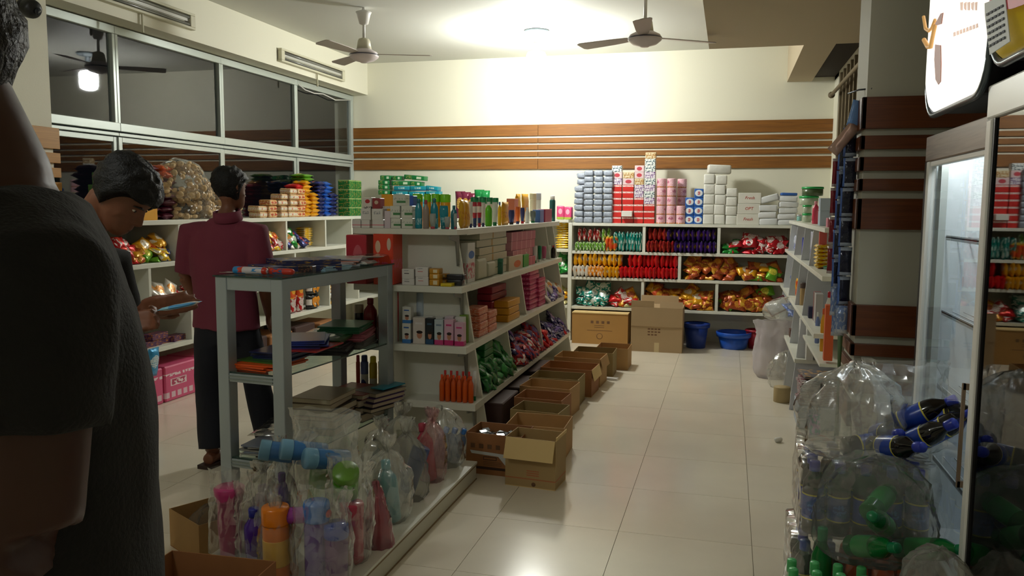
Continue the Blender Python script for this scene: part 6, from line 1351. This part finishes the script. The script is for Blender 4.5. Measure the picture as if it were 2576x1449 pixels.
def hand(mb, M, curl=.5, side=1, spread=.0):
    """wrist at the origin, fingers along +Y, palm facing -Z; side=+1 puts the thumb on +X"""
    P_ = [(0, -.01, 0), (0, .02, 0), (0, .05, .002), (0, .085, 0)]
    for u in (-.026, -.009, .009, .026): tubeM(mb, [(u*.55, -.015, 0), (u*.8, .02, .0), (u, .055, .002), (u, .086, 0)], [.015, .015, .014, .011], M, 10)
    for i, u in enumerate((.029, .010, -.010, -.028)):
        L = (.036, .041, .038, .030)[i]; p = Vector((u*side, .084, 0)); pts = [p.copy()]; d = 0
        for s_ in (.9, 1., .75):
            d += curl*(.75+.12*i)*s_; dv = Vector((spread*u*8*side, math.cos(d), -math.sin(d))).normalized()*L*(.95 if s_ < 1 else .8); p = p+dv; pts.append(p.copy())
        tubeM(mb, pts, [.0098, .0092, .0083, .0068], M, 8)
    tubeM(mb, [(side*.02, .012, -.004), (side*.042, .038, -.014), (side*.05, .062, -.03), (side*.046, .084, -.045)], [.014, .0125, .0105, .008], M, 8)
def fuse(name, mb, m, vox, parent=None, smooth=4):
    """fuses overlapping closed shells into one continuous skin"""
    me = mb.mesh(name, m); o = bpy.data.objects.new(name, me); C.objects.link(o)
    r = o.modifiers.new('r', 'REMESH'); r.mode = 'VOXEL'; r.voxel_size = vox; r.use_smooth_shade = True
    s = o.modifiers.new('s', 'SMOOTH'); s.factor = .5; s.iterations = smooth
    dg = bpy.context.evaluated_depsgraph_get(); me2 = bpy.data.meshes.new_from_object(o.evaluated_get(dg)); me2.materials.clear(); me2.materials.append(m)
    bpy.data.objects.remove(o); o = bpy.data.objects.new(name, me2); C.objects.link(o)
    if parent: o.parent = parent
    for p in me2.polygons: p.use_smooth = True
    return o
def folds(o, amp, sc, stretch=(1, 1, .35), seed=0):
    for v in o.data.vertices:
        p = Vector((v.co.x*stretch[0], v.co.y*stretch[1], v.co.z*stretch[2]))*sc+Vector((seed, 0, 0))
        v.co += v.normal*amp*(noise.noise(p)+.5*noise.noise(p*2.1))
    o.data.update()
SK1 = mat('skin_brown', '#6d4029', .5, vary=.08, vscale=20); SK2 = mat('skin_dark', '#442418', .5, vary=.08, vscale=20)
def rotm(loc, yaw, pitch=0, roll=0): # face direction +Y turned by yaw (left positive), pitched (negative = looks down)
    return Matrix.Translation(loc)@Matrix.Rotation(yaw, 4, 'Z')@Matrix.Rotation(pitch, 4, 'X')@Matrix.Rotation(roll, 4, 'Y')
# ---- the man in maroon, standing with his back to us
cx = -2.85; cy = 4.12
hx = at(570, 480, 'Y', 4.1)
body = MB(); Mh = rotm((hx.x, 4.13, 1.605), -.25, -.12)
head(body, Mh)
body.tube([(cx, cy, 1.36), (hx.x, 4.11, 1.46), (hx.x, 4.115, 1.55)], [.062, .058, .056], 14)
ring_loft(body, [(cx, cy, .86, .15, .1), (cx, cy, 1.0, .15, .1), (cx, cy, 1.2, .17, .11), (cx, cy, 1.34, .16, .1), (cx, cy, 1.39, .08, .07)])
LA = [(cx-.215, cy+.0, 1.345), (cx-.262, cy+.0, 1.08), (cx-.225, cy+.12, .84)]; RA = [(cx+.215, cy+.02, 1.345), (cx+.262, cy+.0, 1.08), (cx+.2, cy+.15, .86)]
for A_, s in ((LA, -1), (RA, 1)):
    body.tube([(cx+s*.1, cy, 1.35), A_[0], ((A_[0][0]+A_[1][0])/2, (A_[0][1]+A_[1][1])/2, (A_[0][2]+A_[1][2])/2), A_[1]], [.055, .055, .047, .041], 14)
    body.tube([A_[1], ((A_[1][0]+A_[2][0])/2, (A_[1][1]+A_[2][1])/2, (A_[1][2]+A_[2][2])/2), A_[2]], [.042, .038, .028], 14)
    d = (Vector(A_[2])-Vector(A_[1])).normalized(); M_ = Matrix.Translation(A_[2])@d.to_track_quat('Y', 'Z').to_matrix().to_4x4()@Matrix.Rotation(s*-1.2, 4, 'Y')
    hand(body, M_, .45, -s)
LF_ = (-2.86, 3.97); RF_ = (-2.66, 4.25)
LL = [(cx-.085, cy, .9), (cx-.075, 4.04, .5), (LF_[0], LF_[1], .09)]; RL = [(cx+.09, cy, .9), (cx+.14, 4.2, .5), (RF_[0], RF_[1], .09)]
for L_, F_ in ((LL, LF_), (RL, RF_)):
    body.tube([L_[0], L_[1], L_[2]], [.085, .055, .038], 14)
    body.tube([(F_[0], F_[1]-.045, .045), (F_[0], F_[1]+.02, .05), (F_[0]+.02, F_[1]+.1, .035), (F_[0]+.03, F_[1]+.17, .025)], [.035, .038, .035, .022], 12)
b1 = fuse('person', body, SK1, .0075); tag(b1, 'man in a maroon polo shirt and dark trousers standing with his back turned', 'person')
face_parts(b1, Mh, SK1); hair(b1, Mh, .017, -.07, .05, seed=3)
MAR = mat('cloth_maroon', '#6b2438', .85, bump=.15, bscale=400); NAVC = mat('cloth_navy', '#0d0f1a', .9, bump=.15, bscale=300)
sh = MB()
ring_loft(sh, [(cx, cy+.005, .785, .215, .135), (cx, cy+.005, .84, .21, .13), (cx, cy, 1.0, .2, .128), (cx, cy, 1.15, .215, .132), (cx, cy+.01, 1.28, .228, .128), (cx, cy+.015, 1.36, .2, .112), (cx, cy+.01, 1.40, .13, .092), (cx+.01, cy, 1.43, .08, .075)], 32)
for A_, s in ((LA, -1), (RA, 1)):
    m_2 = [A_[0][i]*.08+A_[1][i]*.92 for i in range(3)]
    sh.tube([(cx+s*.12, cy, 1.345), A_[0], [A_[0][i]*.5+A_[1][i]*.5 for i in range(3)], m_2], [.075, .078, .073, .07], 18)
o = fuse('shirt', sh, MAR, .011, b1, 3); folds(o, .010, 7)
cl = MB(); nk = Matrix.Translation((hx.x+.0, 4.105, 1.425))@Matrix.Rotation(R(10), 4, 'X')
cl.lathe([(.080, -.01), (.084, .0), (.076, .05), (.072, .05), (.078, .0), (.072, -.012)], 28, 0, nk, cap=False); cl.build('collar', MAR, b1)
tr = MB(); ring_loft(tr, [(cx, cy, .7, .15, .115), (cx, cy, .8, .165, .11), (cx, cy, .9, .15, .1)], 28)
for L_, F_ in ((LL, LF_), (RL, RF_)):
    tr.tube([L_[0], [L_[0][i]*.45+L_[1][i]*.55 for i in range(3)], L_[1], [L_[1][i]*.5+L_[2][i]*.5 for i in range(3)], (L_[2][0], L_[2][1], .1)], [.088, .092, .08, .078, .078], 18)
o = fuse('trousers', tr, NAVC, .012, b1, 2); folds(o, .008, 8, seed=4)
for F_ in (LF_, RF_):
    s_ = MB(); s_.prism([(F_[0]-.045, F_[1]-.08), (F_[0]+.035, F_[1]-.085), (F_[0]+.05, F_[1]), (F_[0]+.08, F_[1]+.12), (F_[0]+.06, F_[1]+.2), (F_[0], F_[1]+.2), (F_[0]-.04, F_[1]+.1), (F_[0]-.04, F_[1])], .0, .022, 'z')
    so = s_.build('sandal', mat('sandal_brown', '#2a1712', .5), b1, bevel=.004)
    st = MB(); st.tube([(F_[0]-.042, F_[1]+.08, .015), (F_[0]-.025, F_[1]+.08, .065), (F_[0]+.03, F_[1]+.085, .078), (F_[0]+.07, F_[1]+.09, .05), (F_[0]+.078, F_[1]+.09, .015)], .008, 8); st.build('strap', mat('sandal_brown', '#2a1712', .5), so)
# ---- the young man looking down at a packet in his hands
YB2 = 2.3
hp = at(308, 488, 'Y', YB2)
Mh = Matrix.Translation((hp.x+.0, YB2, hp.z))@Matrix.Rotation(-PI/2+.12, 4, 'Z')@Matrix.Rotation(-.82, 4, 'X')
body = MB(); head(body, Mh)
bx = hp.x-.22
C7 = Vector((hp.x-.17, YB2+.0, 1.40)); occ = Mh@Vector((0, -.03, -.06))
body.tube([(C7.x, YB2, 1.32), tuple(C7), tuple(occ), tuple(Mh@Vector((0, -.01, -.02)))], [.07, .06, .055, .055], 14)
ring_loft(body, [(bx-.06, YB2, .85, .1, .15), (bx-.06, YB2, 1.0, .1, .14), (bx-.04, YB2, 1.2, .11, .16), (bx-.0, YB2, 1.32, .1, .15), (bx+.02, YB2, 1.37, .06, .08)])
hd = at(398, 768, 'Y', YB2-.02)
arms = []
for s in (-1, 1):
    sp_ = Vector((bx, YB2+s*.19, 1.30)); el = Vector((bx+.05, YB2+s*.2, 1.03)); wr_ = Vector((hd.x-.085, YB2+s*.045-.01, hd.z-.035+.02*s))
    arms.append((sp_, el, wr_))
    body.tube([(bx, YB2+s*.1, 1.31), tuple(sp_), tuple((sp_+el)/2), tuple(el)], [.055, .055, .046, .04], 14); body.tube([tuple(el), tuple((el+wr_)/2), tuple(wr_)], [.041, .036, .027], 14)
    X_ax = Vector((1, -.04*s, .12)).normalized()
    M_ = Matrix.Translation(wr_)@X_ax.to_track_quat('Y', 'Z').to_matrix().to_4x4()@Matrix.Rotation(PI*.55 if s > 0 else -PI*.62, 4, 'Y')
    hand(body, M_, .55, 1 if s > 0 else -1)
for s in (-1, 1): body.tube([(bx-.06, YB2+s*.09, .88), (bx-.04, YB2+s*.09, .5), (bx-.07, YB2+s*.1, .08)], [.085, .056, .04], 14); body.tube([(bx-.1, YB2+s*.1, .04), (bx-.03, YB2+s*.1, .045), (bx+.1, YB2+s*.11, .028)], [.034, .036, .024], 12)
b2 = fuse('person', body, SK1, .0065); tag(b2, 'black haired young man looking down at a small blue packet in his hands', 'person')
face_parts(b2, Mh, SK1); hair(b2, Mh, .022, -.055, .045, seed=9, top=.016)
DK = mat('cloth_black', '#0b0b0c', .9, bump=.2, bscale=250); DG = mat('cloth_charcoal', '#121213', .85, bump=.25, bscale=220)
sh = MB(); ring_loft(sh, [(bx-.06, YB2, .8, .14, .2), (bx-.06, YB2, 1.0, .13, .185), (bx-.05, YB2, 1.2, .135, .2), (bx-.01, YB2, 1.31, .12, .19), (bx+.01, YB2, 1.36, .09, .13), (C7.x, YB2, 1.39, .065, .07)], 28)
for sp_, el, wr_ in arms: sh.tube([tuple(sp_-Vector((0, (sp_.y-YB2)*.4, 0))), tuple(sp_), tuple(sp_*.5+el*.5), tuple(sp_*.15+el*.85)], [.07, .074, .07, .068], 16)
o = fuse('shirt', sh, DK, .012, b2, 3); folds(o, .008, 8)
tr = MB(); ring_loft(tr, [(bx-.06, YB2, .7, .12, .16), (bx-.06, YB2, .95, .12, .16)], 24)
for s in (-1, 1): tr.tube([(bx-.06, YB2+s*.09, .85), (bx-.04, YB2+s*.09, .5), (bx-.07, YB2+s*.1, .08)], [.1, .08, .075], 16)
fuse('trousers', tr, NAVC, .014, b2, 2)
pkx = at(432, 772, 'Y', YB2-.05)
put('small_packet', packet_me(.06, .13, .012, printed('packet_skyblue', '#3f8cc0', [([('x', .3, .7)], '#c9c0b4'), ([('z', .0, .3)], '#7fb6c9')], .3), 1), (pkx.x-.045, YB2-.045, pkx.z-.012), (R(-78), 0, R(-80)), 'small sky blue and white packet held in the young man\'s hands', 'packet')
# ---- the man close to the camera in a black T-shirt, cropped by the left edge
TA = R(44); DA = .95
MA = Matrix.Rotation(TA, 4, 'Z')          # his own axes: x to our right, y away from us
def ap(px, py, v=DA):
    """photo pixel -> his axes, on the upright plane at distance v"""
    d = FX+(px-1288)/F_PX*RX-(py-724.5)/F_PX*UX; d = MA.inverted()@d
    t_ = v/d.y; return Vector((d.x*t_, v, CAMZ+d.z*t_))
def mm(p): return tuple(MA@Vector(p))
body = MB(); hc = ap(-238, 190)
Mh = MA@Matrix.Translation(hc)@Matrix.Rotation(PI/2, 4, 'Z')@Matrix.Rotation(-.3, 4, 'X'); head(body, Mh)
n0_, n1_, n2_ = ap(-110, 330), ap(-70, 440), ap(-50, 540)
body.tube([tuple(Mh@Vector((0, -.02, -.02))), mm(n0_), mm(n1_), mm(n2_)], [.06, .063, .07, .07], 18)
edge = [(172, 488, .07), (232, 514, .095), (298, 625, .12), (350, 760, .135), (382, 880, .14), (405, 1000, .145), (417, 1150, .15), (420, 1300, .15), (420, 1500, .155), (414, 1800, .16)]
tor = []; tors = []
for px, py, hw in edge:
    p = ap(px, py); tor.append((p.x-hw, DA, p.z, hw-.012, .15 if py > 560 else .12)); tors.append((p.x-hw, DA, p.z, hw, .165 if py > 560 else .13))
ring_loft(body, tor[::-1], 28, MA)
shp = ap(75, 735, .80); elp = ap(60, 1330, .77)
body.tube([mm(ap(60, 640, .9)), mm(shp), mm((shp+elp)/2), mm(elp)], [.055, .058, .052, .046], 16)
wrp = Vector((elp.x-.2, elp.y+.1, elp.z-.1)); body.tube([mm(elp), mm((elp+wrp)/2), mm(wrp)], [.046, .042, .03], 16)
def hmat(a, b): return Matrix.Translation(mm(b))@(MA.to_3x3()@(b-a)).to_track_quat('Y', 'Z').to_matrix().to_4x4()
hand(body, hmat(elp, wrp), .5, 1)
sp2 = Vector((shp.x-.06, 1.1, shp.z)); el2 = Vector((shp.x-.12, 1.12, shp.z-.28)); wr2 = Vector((shp.x-.32, 1.0, shp.z-.34))
body.tube([mm((sp2.x, .98, sp2.z)), mm(sp2), mm(el2)], [.055, .055, .044], 16); body.tube([mm(el2), mm(wr2)], [.044, .03], 16); hand(body, hmat(el2, wr2), .5, -1)
lx = tor[-1][0]
for s in (-1, 1):
    body.tube([mm((lx, DA+s*.09, .95)), mm((lx-.01, DA+s*.09, .5)), mm((lx+.02, DA+s*.1, .08))], [.1, .06, .04], 14)
    body.tube([mm((lx+.05, DA+s*.1, .04)), mm((lx-.03, DA+s*.1, .045)), mm((lx-.15, DA+s*.11, .028))], [.034, .036, .024], 12)
b3 = fuse('person', body, SK2, .008); tag(b3, 'man close at the left edge in a black T-shirt, head cropped by the frame', 'person')
face_parts(b3, Mh, SK2); hair(b3, Mh, .012, -.085, .05, seed=5)
sh = MB(); ring_loft(sh, tors[::-1], 36, MA)
slv = shp+(elp-shp)*((ap(60, 1085, .78).z-shp.z)/(elp.z-shp.z))
sh.tube([mm(ap(55, 640, .9)), mm(shp), mm((shp+slv)/2), mm(slv)], [.07, .074, .071, .069], 22)
sh.tube([mm((sp2.x, .98, sp2.z)), mm(sp2), mm(el2)], [.075, .072, .062], 20)
o = fuse('t_shirt', sh, DG, .01, b3, 3); folds(o, .010, 9, (1.6, 1, .5), 3)
tr = MB(); ring_loft(tr, [(lx, DA, .72, .15, .16), (lx, DA, 1.0, .15, .16)], 24, MA)
for s in (-1, 1): tr.tube([mm((lx, DA+s*.09, .9)), mm((lx-.01, DA+s*.09, .5)), mm((lx+.02, DA+s*.1, .06))], [.11, .085, .08], 16)
fuse('trousers', tr, NAVC, .014, b3, 2)
# ====@@P9
# ================================================================== tell repeats apart by where they stand
ORD = ['', 'first', 'second', 'third', 'fourth', 'fifth', 'sixth', 'seventh', 'eighth', 'ninth', 'tenth', 'eleventh', 'twelfth', 'thirteenth', 'fourteenth', 'fifteenth', 'sixteenth', 'seventeenth', 'eighteenth', 'nineteenth', 'twentieth']
bpy.context.view_layer.update()
def screen_x(o):
    d = o.matrix_world.translation-Vector((0, 0, CAMZ)); return d.dot(RX)/d.dot(FX)
sets = {}
for o in bpy.data.objects:
    if o.get('category') and o.get('group') and 'heap' not in o['label']: sets.setdefault(o['label'], []).append(o)
for lab, os_ in sets.items():
    if len(os_) < 2: continue
    cols = []
    for o in sorted(os_, key=screen_x):
        p = o.matrix_world.translation
        for c in cols:
            if abs(c[0].x-p.x) < .035 and abs(c[0].y-p.y) < .035: c[1].append(o); break
        else: cols.append((p.copy(), [o]))
    for i, (_, c) in enumerate(cols):
        c.sort(key=lambda o: o.matrix_world.translation.z)
        for j, o in enumerate(c):
            t_ = ''
            if len(cols) > 1 and i < 19: t_ += ', %s from left' % ORD[i+1] if i else ', leftmost'
            if len(c) > 1 and j < 19: t_ += ', %s up' % ORD[j+1] if j else ', at the bottom'
            o['label'] = lab+t_
